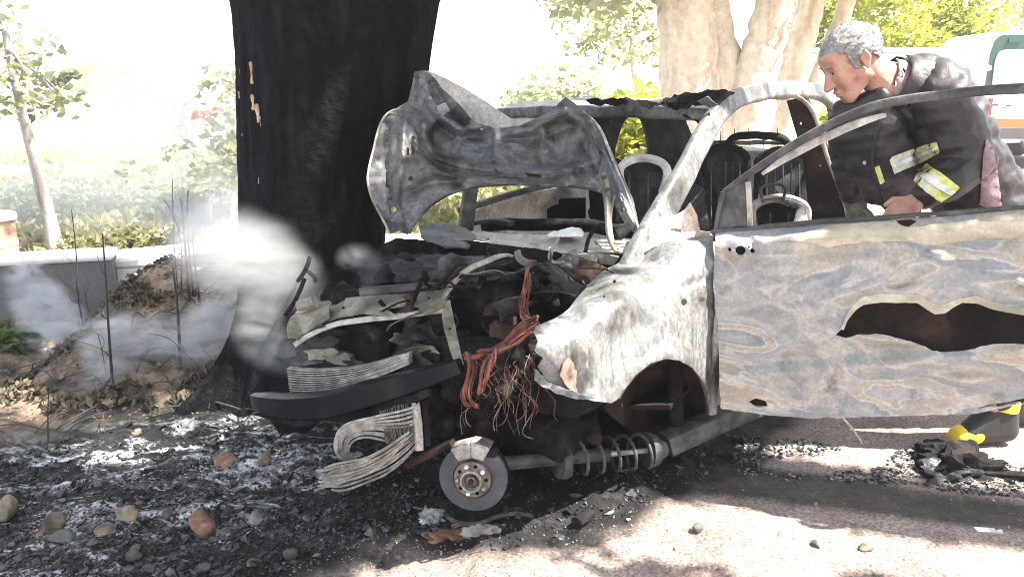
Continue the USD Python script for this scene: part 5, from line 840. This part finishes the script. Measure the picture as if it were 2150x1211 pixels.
for k in range(170):
    a = np.array([rg.uniform(-2.6, -.9), rg.uniform(3.3, 5.2)]); l = rg.uniform(.06, .28); an = rg.uniform(0, 6.28); b = a + l * np.array([math.cos(an), math.sin(an)]); m_ = (a + b) / 2
    tw.append(tube([(a[0], a[1], float(gz(*a)) + .01), (m_[0], m_[1], float(gz(*m_)) + rg.uniform(.01, .07)), (b[0], b[1], float(gz(*b)) + rg.uniform(.0, .06))], rg.uniform(.002, .005), n=5, k=7))
obj('burnt_twigs', cat_(tw), 'stem_char', None, kind='stuff', label='burnt twigs strewn over the mound left of the tree', cat='twigs')
rg = np.random.default_rng(72)
q = np.c_[rg.uniform(-2.75, -1.3, 1500), rg.uniform(3.6, 5.0, 1500)]; q = q[fbm(np.c_[q * 2.5, q[:, :1] * 0], 3, 9) > .60]; q = np.c_[q, gz(q[:, 0], q[:, 1])]
obj('singed_grass', leaves(q + [0, 0, .015], .03, 6, .05, rg, flat=1.2), 'singed', None, smooth=False, kind='stuff', label='singed dry grass tufts on the mound', cat='grass')
# ash heap and burnt scraps between the door and the lane
p, py, rg = ground_pts(5200, 1540, 2200, 915, 1050, 74, lambda a, b, f, r: (np.abs(b - (955 + (a - 1560) * .085)) < 38 + 20 * (f - .5)) & (f > .42))
hf = rg.random(len(p)) < .5; obj('white_ash', scatter(p[~hf] + [0, 0, .003], rg.uniform(.003, .012, (~hf).sum()), 76, (.1, .4)), 'flake', None, smooth=False, kind='stuff', label='white ash crumbs under the open door', cat='ash')
obj('ash_heap', scatter(p[hf] + [0, 0, .004], rg.uniform(.003, .014, hf.sum()), 75, (.2, .7)), 'char_chunk', None, smooth=False, kind='stuff', label='grey ash and burnt scraps under the open door', cat='ash')
def scrap(px, py, wx, wy, hz, mat, label, seed, cat='scrap'):
    p = G(px, py); k = np.linalg.norm(p - [0, 0, EYE]) / FPX; z = float(gz(p[0], p[1]))
    m = trimesh.creation.icosphere(3, 1.0); q = np.array(m.vertices); v = q * np.array([wx / 2, wy / 2, hz]) * k; v *= (1 + (fbm(q * 2.6 + seed, 5, seed) - .5) * 2.4)[:, None]; v[:, 2] = np.maximum(v[:, 2], -.01); m.vertices = v; m.apply_translation((p[0], p[1], z)); return obj('burnt_scrap', m, mat, None, smooth=35, label=label, cat=cat)
scrap(2012, 985, 130, 90, 36, 'soot', 'black burnt trim lump with curved edge lying right under the door', 3); scrap(1985, 995, 90, 70, 22, 'char_chunk', 'crumbly grey cinder lump left of the curved black trim', 5); scrap(1965, 955, 80, 60, 22, 'soot', 'dark cinder lump behind the curved black trim', 7)
obj('burnt_strip', pbar([(2040, 990, P(2040, 990, 3.0)[1]), (2090, 990, 3.0), (2160, 998, 2.95), (2230, 1010, 2.9)], .05, .012, .3, 16, wob=.02), 'soot', None, label='long black burnt strip on bright ground at right edge', cat='scrap')
tr = G(2035, 975, .02); obj('curved_trim', patch([(1998, 945), (2020, 938), (2045, 940), (2058, 960), (2066, 985), (2045, 985), (2020, 975), (2000, 962)], lambda a, b: P(2030, 985, 2.98)[1] + (985 - b) * .002, 6, thick=.008, amp=.01), 'rust_dark', None, label='bent dark plate standing in the ash heap at right', cat='scrap')
scrap(960, 1118, 130, 60, 16, 'stone_red', 'pinkish burnt fragments in the sun just below the brake disc', 11); scrap(1015, 1128, 70, 50, 14, 'gravel', 'pale crust in the sun right below the brake disc', 12); scrap(905, 1090, 50, 40, 14, 'flake', 'pale ash lump left below the brake disc', 13)
obj('pipe_stub', rough(cyl(G(1210, 1098, .018), G(1240, 1084, .02) + [0, .03, 0], .022, 18), .006, 30, 2, 2), 'soot', None, label='short burnt pipe end on dark ground right of the brake disc', cat='pipe')
obj('paper_strip', pbar([(2048, 1110, G(2048, 1110)[1]), (2075, 1112, G(2075, 1112)[1]), (2105, 1116, G(2105, 1116)[1])], .03, .004, .3, 8), 'ash_white', None, label='pale flat strip lying on the lane at right', cat='scrap')

# ------------------------------------------------------------------ charred saplings standing on the mound
STEMS = [((152, 640), (150, 440), 4.7, .006, 'thin black burnt stem at far left of the mound before the wall'), ((245, 880), (222, 590), 3.75, .009, 'tall black burnt stem left of the middle of the mound', (215, 490)), ((375, 828), (362, 556), 3.9, .012, 'stout black burnt stem topped by a short stub in mid mound'), ((412, 738), (392, 560), 4.35, .014, 'thick black burnt stem in the clump below the smoke', (380, 420)), ((402, 735), (398, 540), 4.4, .010, 'middle black burnt stem in the clump below the smoke', (395, 400)), ((392, 690), (374, 480), 4.45, .007, 'thin leaning burnt stem in the clump below the smoke', (345, 420)), ((418, 730), (410, 560), 4.3, .010, 'right hand burnt stem in the clump below the smoke', (405, 470)),
         ((178, 690), (160, 590), 4.4, .006, 'short thin burnt stem near the left slope of the mound'), ((505, 650), (507, 570), 4.2, .010, 'short pale burnt stem close to the trunk base'), ((385, 690), (365, 500), 4.5, .005, 'thinnest burnt twig in the clump below the smoke', (362, 375)), ((222, 850), (205, 700), 3.85, .005, 'short leaning burnt stem left of the tall one'), ((100, 940), (105, 790), 3.3, .004, 'thin bent weed stalk at the left foot of the mound'), ((440, 850), (430, 765), 3.7, .012, 'short charred stake with pale top before the trunk root'), ((190, 640), (176, 600), 4.6, .004, 'tiny burnt stalk on the left rim of the mound')]
for k, s in enumerate(STEMS):
    a = P(*s[0], s[2]); a[2] = min(a[2], float(gz(a[0], a[1]))) - .03; b = P(*s[1], s[2]); pts = [a, (a + b) / 2 + [.012 * (-1) ** k, .01, 0], b]
    if len(s) > 5: pts.append(P(*s[5], s[2]))
    t = thing('charred_stem', a, s[4], 'burnt sapling'); rg = np.random.default_rng(300 + k); path = spline(pts, 24)
    obj('stem', sweep(path, circle(7), np.linspace(s[3], s[3] * .35, 24)), 'stem_char', t, smooth=True)
    for j in range(3):
        p = path[8 + j * 5]; obj('twig', tube([p, p + [rg.normal() * .03, rg.normal() * .03, .05], p + [rg.normal() * .06, rg.normal() * .05, .11]], (s[3] * .35, .001), n=5, k=6), 'stem_char', t)

# ------------------------------------------------------------------ smoke
def smoke(name, label, pts, rad, dens, scale, seed, lo=.45, hi=.75, col=(.95, .965, .99)):
    """pts: survey points along the plume with radius in metres; a hull of the plume holds air whose density breaks up in wisps and thins to the hull's edge"""
    q = PP([p[:3] for p in pts]); c = q.mean(0); path = spline(q, 14) if len(q) > 2 else np.linspace(q[0], q[-1], 6); rr_ = np.interp(np.linspace(0, 1, len(path)), np.linspace(0, 1, len(rad)), rad)
    balls = [trimesh.creation.icosphere(2, 1.0) for _ in path]
    man = None
    for p, r in zip(path, rr_):
        s = m3.Manifold.sphere(float(r), 24).translate(tuple(map(float, p))); man = s if man is None else man + s
    nodes = {"g": ("geometry", {}), "of": ("vector_math", {"math_type": "add", "vector2": (seed * 3.3, seed * 1.7, 0)}), "ms": ("mapping", {"scale": (0.7, 1.0, 1.5), "rotation": (0, 0.35, 0)}), "w": ("noise_texture", {"scale": scale, "detail": 7.0, "roughness": 0.62, "distortion": 1.5}), "mr": ("map_range", {"from_min": lo, "from_max": hi, "to_min": 0.0, "to_max": 1.0, "clamp": True})}
    links = [("g.position", "of.vector1"), ("of.vector", "ms.vector"), ("ms.vector", "w.vector"), ("w.fac", "mr.value")]
    prev = None
    for i in range(0, len(path), 2):
        p, r = path[i], rr_[i]
        nodes |= {f"d{i}": ("vector_math", {"math_type": "distance", "vector2": tuple(p)}), f"f{i}": ("map_range", {"from_min": float(r) * .98, "from_max": float(r) * .15, "to_min": 0.0, "to_max": 1.0, "clamp": True, "range_type": "smoothstep"})}
        links += [("g.position", f"d{i}.vector1"), (f"d{i}.value", f"f{i}.value")]
        if prev is None: prev = f"f{i}.result"
        else:
            nodes[f"x{i}"] = ("math", {"math_type": "maximum"}); links += [(prev, f"x{i}.value1"), (f"f{i}.result", f"x{i}.value2")]; prev = f"x{i}.value"
    nodes |= {"mu": ("math", {"math_type": "multiply"}), "de": ("math", {"math_type": "multiply", "value2": dens}), "v": ("principled_volume", {"color": col, "anisotropy": 0.25})}
    links += [(prev, "mu.value1"), ("mr.result", "mu.value2"), ("mu.value", "de.value1"), ("de.value", "v.density")]
    MAT[f'smoke_{seed}'] = usdkit.material(stage, f'/World/Looks/smoke_{seed}', nodes, links, volume="v.volume")
    obj(name, man, f'smoke_{seed}', None, smooth=False, kind='stuff', label=label, cat='smoke')
smoke('smoke', 'blue white smoke drifting past the lower trunk', [(660, 640, 3.2), (600, 580, 3.22), (545, 545, 3.28), (490, 530, 3.35), (430, 505, 3.5), (395, 430, 3.7)], (.10, .20, .24, .24, .20, .16), 9.0, 5.0, 1, .30, .80)
smoke('smoke', 'smoke rising behind the left lamp housing', [(640, 740, 3.1), (580, 730, 3.15), (540, 690, 3.2), (555, 640, 3.25)], (.10, .13, .14, .14), 9.0, 5.5, 2, .34, .76)
smoke('smoke', 'small smoke wisp over the engine bay by the trunk', [(770, 600, 3.15), (785, 570, 3.2), (765, 545, 3.25), (720, 545, 3.3)], (.05, .08, .08, .06), 5.0, 9.0, 3, .34, .72)
smoke('smoke', 'thin smoke over the mound at left', [(290, 830, 3.8), (230, 770, 3.9), (240, 720, 4.0), (330, 730, 4.0), (440, 700, 3.9), (500, 640, 3.8)], (.12, .2, .22, .2, .2, .16), 26.0, 5.5, 4, .42, .68)
smoke('smoke', 'thin smoke before the low wall at far left', [(170, 740, 4.2), (110, 680, 4.4), (70, 610, 4.6), (50, 550, 4.6)], (.16, .22, .2, .14), 24.0, 5.5, 5, .44, .7)
smoke('smoke', 'broad pale smoke volume added behind the low walls at left to imitate glare', [(-40, 330, 8.5), (150, 330, 8.7), (330, 330, 8.8), (480, 320, 8.8), (620, 320, 9.0)], (1.9, 2.0, 2.0, 2.0, 1.8), .36, .7, 7, .25, .7)  # added bank, whitens the left background in place of glare
smoke('smoke', 'bright sunlit smoke behind the burnt stems', [(330, 560, 5.3), (420, 530, 5.4), (480, 470, 5.6), (440, 400, 5.8)], (.2, .3, .32, .25), 2.2, 3.0, 6, .36, .66)
# thin haze added over the whole place to wash out far things like glare
if HAZE > 0:
    MAT['haze'] = usdkit.material(stage, '/World/Looks/haze', {"v": ("principled_volume", {"color": (.93, .95, 1.0), "density": HAZE, "anisotropy": 0.3})}, volume="v.volume")
    hz = trimesh.creation.box((900, 1100, 24)); hz.apply_translation((0, 350, 10.5)); obj('haze', hz, 'haze', None, smooth=False, kind='stuff', label='thin haze added to wash out far things', cat='haze')

# ------------------------------------------------------------------ the firefighter bending into the car
def chain(js):
    """joints (point, radius): hulls of neighbouring spheres"""
    out = None
    for (a, ra), (b, rb) in zip(js[:-1], js[1:]):
        s = m3.Manifold.batch_hull([m3.Manifold.sphere(ra, 20).translate(tuple(map(float, a))), m3.Manifold.sphere(rb, 20).translate(tuple(map(float, b)))]); out = s if out is None else out + s
    return out
def ell(c, r): return m3.Manifold.sphere(1.0, 32).scale(tuple(map(float, r))).translate(tuple(map(float, c)))
def soften(man, edge, it, lam=.5):
    m = tm(man.refine_to_length(edge)); m.merge_vertices(); trimesh.smoothing.filter_taubin(m, lam, lam + .03, iterations=it); return m
def hit(px, py, mesh):
    """distance y at which the line of sight through (px, py) meets the mesh"""
    T = np.array(mesh.triangles); o = np.array([0, 0, EYE]); D = ray(np.ravel(px), np.ravel(py)); out = np.full(len(D), np.nan)
    e1, e2 = T[:, 1] - T[:, 0], T[:, 2] - T[:, 0]; tv = o - T[:, 0]; qv = np.cross(tv, e1)
    for i, d in enumerate(D):
        pv = np.cross(d, e2); det = np.einsum('ij,ij->i', e1, pv); det = np.where(np.abs(det) < 1e-12, 1e-12, det)
        u = np.einsum('ij,ij->i', tv, pv) / det; v_ = qv @ d / det; t = np.einsum('ij,ij->i', e2, qv) / det
        ok = (u >= -1e-6) & (v_ >= -1e-6) & (u + v_ <= 1 + 1e-6) & (t > .1)
        if ok.any(): out[i] = t[ok].min() * d[1]
    bad = np.isnan(out)
    if bad.any() and (~bad).any(): out[bad] = np.nanmedian(out)
    return out
def drape(outline, mesh, off=.006, spacing=7, thick=.004, jag=0): return patch(outline, lambda a, b: hit(a, b, mesh) - off, spacing, thick=thick, jag=jag)
man = thing('person', (*P(2085, 905, 3.32)[:2], 0.0), 'grey haired firefighter in dark jacket with yellow bands bending behind the open door', 'person')
J = lambda px, py, y: P(px, py, y)
pelvis, waist, chest, upper, neckb = J(2072, 450, 3.30), J(2022, 350, 3.25), J(1965, 240, 3.2), J(1925, 195, 3.19), J(1868, 168, 3.16)
lsh, lel, lwr = J(1985, 225, 3.02), J(2040, 345, 2.97), J(1938, 412, 2.93)
rsh, rel, rwr = J(1850, 225, 3.32), J(1778, 305, 3.40), J(1796, 425, 3.40)
hipL, hipR = pelvis + [.02, -.09, -.05], pelvis + [.06, .10, -.05]
footL, footR = np.array([*P(2085, 905, 3.30)[:2], .07]), np.array([*P(2085, 905, 3.30)[:2], .07]) + [.28, .22, 0]
knL, knR = (hipL + footL) / 2 + [-.08, -.02, .02], (hipR + footR) / 2 + [-.08, 0, .02]
# head
f_ = np.array([-.82, -.02, -.55]); f_ /= np.linalg.norm(f_); up_ = np.array([-.56, 0, .83]); up_ -= f_ * (up_ @ f_); up_ /= np.linalg.norm(up_); lf_ = np.cross(up_, f_); HS = 1.07; HC = J(1789, 131, 3.14)
HM = np.eye(4); HM[:3, 0], HM[:3, 1], HM[:3, 2], HM[:3, 3] = f_ * HS, lf_ * HS, up_ * HS, HC
def sph(pts): return m3.Manifold.batch_hull([m3.Manifold.sphere(r, 18).translate((x, y, z)) for x, y, z, r in pts])
hd = ell((-.012, 0, .034), (.098, .077, .088))
hd += sph([(.056, s * .030, .052, .034) for s in (-1, 1)] + [(.058, s * .040, -.012, .028) for s in (-1, 1)] + [(-.005, s * .052, -.055, .02) for s in (-1, 1)] + [(.068, s * .014, -.100, .021) for s in (-1, 1)] + [(.070, 0, -.062, .028)])
hd += sph([(.088, 0, .016, .010), (.117, 0, -.032, .0125), (.096, .014, -.034, .009), (.096, -.014, -.034, .009)])
for s in (-1, 1):
    hd += sph([(.086, s * .012, .030, .009), (.078, s * .046, .028, .009)]); hd += sph([(.062, s * .045, -.022, .016), (.080, s * .026, -.030, .014)])
    hd += sph([(-.008, s * .075, .012, .010), (-.022, s * .083, .022, .008), (-.026, s * .084, .002, .008), (-.010, s * .078, -.026, .008)])
    hd -= m3.Manifold.sphere(.0115, 16).scale((1, 1.3, .6)).translate((.093, s * .031, .010)); hd += sph([(.081, s * .024, .019, .006), (.079, s * .040, .018, .006)])
hd += sph([(.094, .018, -.061, .007), (.098, 0, -.059, .008), (.094, -.018, -.061, .007)]); hd += sph([(.091, .015, -.073, .007), (.095, 0, -.074, .008), (.091, -.015, -.073, .007)])
hd += sph([(-.03, 0, -.03, .055), (-.055, 0, -.13, .056)])
hd = hd.transform(HM[:3])
neck = chain([(HC + (HM[:3, :3] @ np.array([-.045, 0, -.075])), .058), (neckb, .066), (upper, .11)])
body = hd + neck + chain([(upper, .12), (chest, .135), (waist, .125), (pelvis, .135)]) + chain([(upper, .10), (lsh, .06), (lel, .045), (lwr, .030)]) + chain([(upper, .10), (rsh, .06), (rel, .045), (rwr, .030)]) + chain([(pelvis, .12), (hipL, .09), (knL, .06), (footL + [0, 0, .04], .04)]) + chain([(pelvis, .12), (hipR, .09), (knR, .06), (footR + [0, 0, .04], .04)])
def hand(w, d, nrm, thumb, curl, s=1.0):
    """wrist, pointing direction, back-of-hand normal: palm and five bent fingers"""
    d = np.array(d, float); d /= np.linalg.norm(d); nrm = np.array(nrm, float); nrm -= d * (nrm @ d); nrm /= np.linalg.norm(nrm); sd = np.cross(nrm, d) * thumb
    pal = m3.Manifold.batch_hull([m3.Manifold.sphere(.014 * s, 14).translate(tuple(w + d * a + sd * b)) for a, b in ((.0, -.018), (.0, .018), (.085 * s, -.034 * s), (.09 * s, .034 * s), (.05 * s, .036 * s))])
    for k, (o_, ln) in enumerate(((.033, .072), (.011, .082), (-.011, .076), (-.032, .060))):
        p = w + d * .085 * s + sd * o_ * s; dd = d.copy(); js = [(p, .0095 * s)]
        for sg, fr_ in enumerate((.45, .3, .25)):
            an = curl * (1 + .3 * k / 3) * (1 if sg else .6); dd = dd * math.cos(an) - nrm * math.sin(an); dd /= np.linalg.norm(dd); nn = nrm; p = p + dd * ln * fr_ * s; js.append((p, (.0088, .008, .007)[sg] * s))
        pal += chain(js)
    t0 = w + d * .025 * s + sd * .03 * s; t1 = t0 + (d * .6 + sd * .75) * .035 * s; t2 = t1 + (d * .9 + sd * .2 - nrm * .3) * .03 * s; pal += chain([(t0, .014 * s), (t1, .0105 * s), (t2, .0085 * s)])
    return pal
hl = hand(lwr + (lwr - lel) / np.linalg.norm(lwr - lel) * .03, (-.75, -.1, -.65), (-.45, -.75, .45), -1, .5, 1.05)
body += hl
bm_ = soften(body, .011, 5); obj('body', bm_, 'skin', man, smooth=True, label='ruddy face turned down in profile and bare hand')
for s in (-1, 1):
    e = trimesh.creation.icosphere(2, .0105 * HS); e.apply_translation((HM @ np.array([.0795, s * .031, .009, 1]))[:3]); obj('eye', e, 'eye', man)
# hair: short and grey, brushed back
ic = trimesh.creation.icosphere(5, 1.0); v = np.array(ic.vertices); loc = v * np.array([.1065, .0855, .0945]) + np.array([-.014, 0, .034])
line = np.where(loc[:, 0] > .03, .052 + (loc[:, 0] - .03) * .42, np.where(loc[:, 0] > -.03, .030 - (0.03 - loc[:, 0]) * .25, .015 - (-.03 - loc[:, 0]) * 1.05)); line += (fbm(loc * 60, 3, 2) - .5) * .012
line = np.where((loc[:, 0] > .008) & (loc[:, 0] < .034) & (np.abs(loc[:, 1]) > .05), line - .045, line)
keep = loc[:, 2] > line
fk = ic.faces[keep[ic.faces].all(1)]
loc2 = loc + v * ((fbm(loc * np.array([45, 70, 70]), 4, 5) - .45)[:, None] * .016)
used = np.unique(fk); mp_ = -np.ones(len(v), int); mp_[used] = np.arange(len(used)); cap = solid(loc2[used], mp_[fk], .012)
tri = fk[np.random.default_rng(1).integers(0, len(fk), 450)]; cpt = loc2[tri].mean(1); nrm_ = v[tri].mean(1); rgh = np.random.default_rng(2); dd = nrm_ * .35 + np.array([-.55, 0, .1]) + rgh.normal(size=nrm_.shape) * .22; dd[cpt[:, 0] > .05] += [0.5, 0, .2]; dd /= np.linalg.norm(dd, axis=1, keepdims=True)
sdv = np.cross(dd, nrm_); sdv /= np.linalg.norm(sdv, axis=1, keepdims=True); tip = cpt + dd * rgh.uniform(.010, .022, (len(cpt), 1)); bl = np.stack([cpt - sdv * .0012, cpt + sdv * .0012, tip], 1).reshape(-1, 3)
blm = trimesh.Trimesh(bl, np.arange(len(bl)).reshape(-1, 3), process=False); hm_ = cat_([cap, blm]); hm_.apply_transform(HM); obj('hair', hm_, 'grey_hair', man, smooth=60)
brow = cat_([sweep(np.array([[.094, s * .012, .0335], [.093, s * .03, .038], [.082, s * .048, .034]]), circle(6), [.003, .0042, .0025]) for s in (-1, 1)]); brow.apply_transform(HM); obj('eyebrow', brow, 'grey_hair', man)
# jacket
jk = chain([(upper + [.0, 0, -.01], .148), (chest + [0, 0, 0], .172), (waist, .168), (pelvis + [-.01, 0, .02], .175)]) + chain([(upper + [.05, -.06, 0], .12), (lsh, .098), ((lsh + lel) / 2, .088), (lel, .084), ((lel * .45 + lwr * .55), .072), (lwr + (lel - lwr) * .12, .060)]) + chain([(upper + [.0, .05, -.02], .12), (rsh, .10), ((rsh + rel) / 2, .085), (rel, .075), (rwr + (rel - rwr) * .2, .062)])
jk += m3.Manifold.batch_hull([m3.Manifold.sphere(.03, 14).translate(tuple(p)) for p in (J(1850, 205, 3.10), J(1765, 225, 3.20), J(1752, 285, 3.28), J(1790, 300, 3.2), J(1850, 300, 3.1), J(1840, 420, 3.16), J(1920, 440, 3.14), J(1900, 300, 3.1))])
jm = soften(jk, .014, 7); v = np.array(jm.vertices); n_ = np.array(jm.vertex_normals)
fold = (fbm(np.stack([v[:, 0] * 5 + v[:, 2] * 6, v[:, 1] * 6, v[:, 2] * 13 - v[:, 0] * 9], -1), 3, 31) - .5) * .040 + (1 - np.abs(2 * fbm(np.stack([v[:, 0] * 9, v[:, 1] * 6, v[:, 2] * 16], -1), 2, 32) - 1) - .7) * .020
jm.vertices = v + n_ * fold[:, None]; jacket = obj('jacket', jm, 'jacket', man, smooth=True)
obj('reflective_band', drape([(1868, 338), (1873, 330), (1905, 318), (1940, 306), (1965, 298), (1972, 322), (1935, 342), (1900, 356), (1878, 366)], jm, .008), 'reflective', jacket, smooth=True)
obj('reflective_stripe', drape([(1874, 346), (1905, 332), (1940, 320), (1967, 308), (1970, 314), (1940, 328), (1906, 342), (1876, 354)], jm, .0125, 6, .003), 'silver_tape', jacket, smooth=True)
obj('reflective_band', drape([(1944, 344), (1975, 362), (2016, 394), (2000, 410), (1975, 426), (1946, 404), (1918, 380), (1928, 362)], jm, .008), 'reflective', jacket, smooth=True)
obj('reflective_stripe', drape([(1936, 355), (1966, 376), (2006, 404), (1996, 412), (1956, 388), (1926, 366)], jm, .0125, 6, .003), 'silver_tape', jacket, smooth=True)
obj('reflective_band', drape([(1836, 352), (1846, 348), (1858, 382), (1848, 388)], jm, .008, 4), 'reflective', jacket)
obj('snap_button', drape([(a + 1815, b + 342) for a, b in ((4, 0), (2, 4), (-2, 4), (-4, 0), (-2, -4), (2, -4))], jm, .010, 2.5), 'alloy', jacket)
obj('front_edge', sweep(spline(np.array([P(a, b, float(hit([a], [b], jm)[0]) - .004) for a, b in ((1852, 235), (1838, 290), (1832, 340), (1845, 390), (1862, 436))]), 30), circle(6), .006), 'mat_black', jacket)
obj('lit_faded_hem', drape([(2072, 292), (2086, 310), (2096, 370), (2104, 432), (2080, 440), (2056, 430), (2062, 370), (2066, 320)], jm, .007, 8), 'pink_cloth', jacket, smooth=True)  # pale pink patch: faded hem with the light on it painted in
# shirt collar round the neck, jacket collar lapels
ca = neckb + (upper - neckb) * .15; cd = HC - ca; cd /= np.linalg.norm(cd); cx = np.cross(cd, (0, 1, 0)); cx /= np.linalg.norm(cx); cy = np.cross(cd, cx)
def collar(r0, r1, h0, h1, a0, a1, th, seed):
    A = np.linspace(a0, a1, 40); T = np.linspace(0, 1, 8); A2, T2 = np.meshgrid(A, T); r = r0 + (r1 - r0) * T2 + (fbm(np.stack([A2 * 2, T2 * 2, A2 * 0], -1).reshape(-1, 3), 3, seed).reshape(A2.shape) - .5) * .02
    q = ca + (h0 + (h1 - h0) * T2)[..., None] * cd + (r * np.cos(A2))[..., None] * cx + (r * np.sin(A2))[..., None] * cy
    i0 = (np.arange(7)[:, None] * 40 + np.arange(39)).ravel(); return solid(q.reshape(-1, 3), np.vstack([np.stack([i0, i0 + 1, i0 + 41], 1), np.stack([i0, i0 + 41, i0 + 40], 1)]), .006, towards=ca + cd * 5)
obj('shirt_collar', collar(.098, .076, -.05, .045, -2.6, 2.9, .006, 3), 'pink_cloth', man, smooth=True)
obj('jacket_collar', collar(.135, .106, -.07, .012, -2.7, 3.0, .006, 5), 'jacket', jacket, smooth=True)
# glove at the end of the reaching arm, trousers, boots
gl_ = hand(rwr, (.1, -.15, -1), (-.8, -.5, 0), 1, .35, 1.15) + chain([(rwr + (rel - rwr) * .22, .052), (rwr, .046), (rwr + [0.005, -.01, -.03], .040)])
obj('glove', rough(soften(gl_, .008, 3), .004, 30, 4), 'glove', man, smooth=True)
tr_ = chain([(pelvis + [0, 0, -.02], .155), (hipL, .115), (knL, .090), (footL + [0, 0, .16], .080)]) + chain([(pelvis + [0, 0, -.02], .155), (hipR, .115), (knR, .090), (footR + [0, 0, .16], .080)])
obj('trousers', rough(soften(tr_, .02, 5), .012, 9, 3), 'jacket', man, smooth=True)
for ft in (footL, footR):
    bt = m3.Manifold.batch_hull([m3.Manifold.sphere(r, 16).translate(tuple(map(float, ft + np.array(o_)))) for o_, r in (((.05, 0, .0), .055), ((-.14, -.02, -.02), .045), ((-.02, 0, .08), .05), ((.03, 0, .12), .058))]); bb = obj('boot', soften(bt, .012, 2), 'mat_black', man, smooth=True)
    obj('boot_toe', soften(m3.Manifold.batch_hull([m3.Manifold.sphere(r, 16).translate(tuple(map(float, ft + np.array(o_)))) for o_, r in (((-.16, -.02, -.02), .046), ((-.09, -.015, -.01), .052))]), .012, 1), 'boot_yellow', bb, smooth=True)
    obj('boot_band', cyl(ft + [.02, 0, .10], ft + [.025, 0, .14], .068, 20), 'boot_yellow', bb)
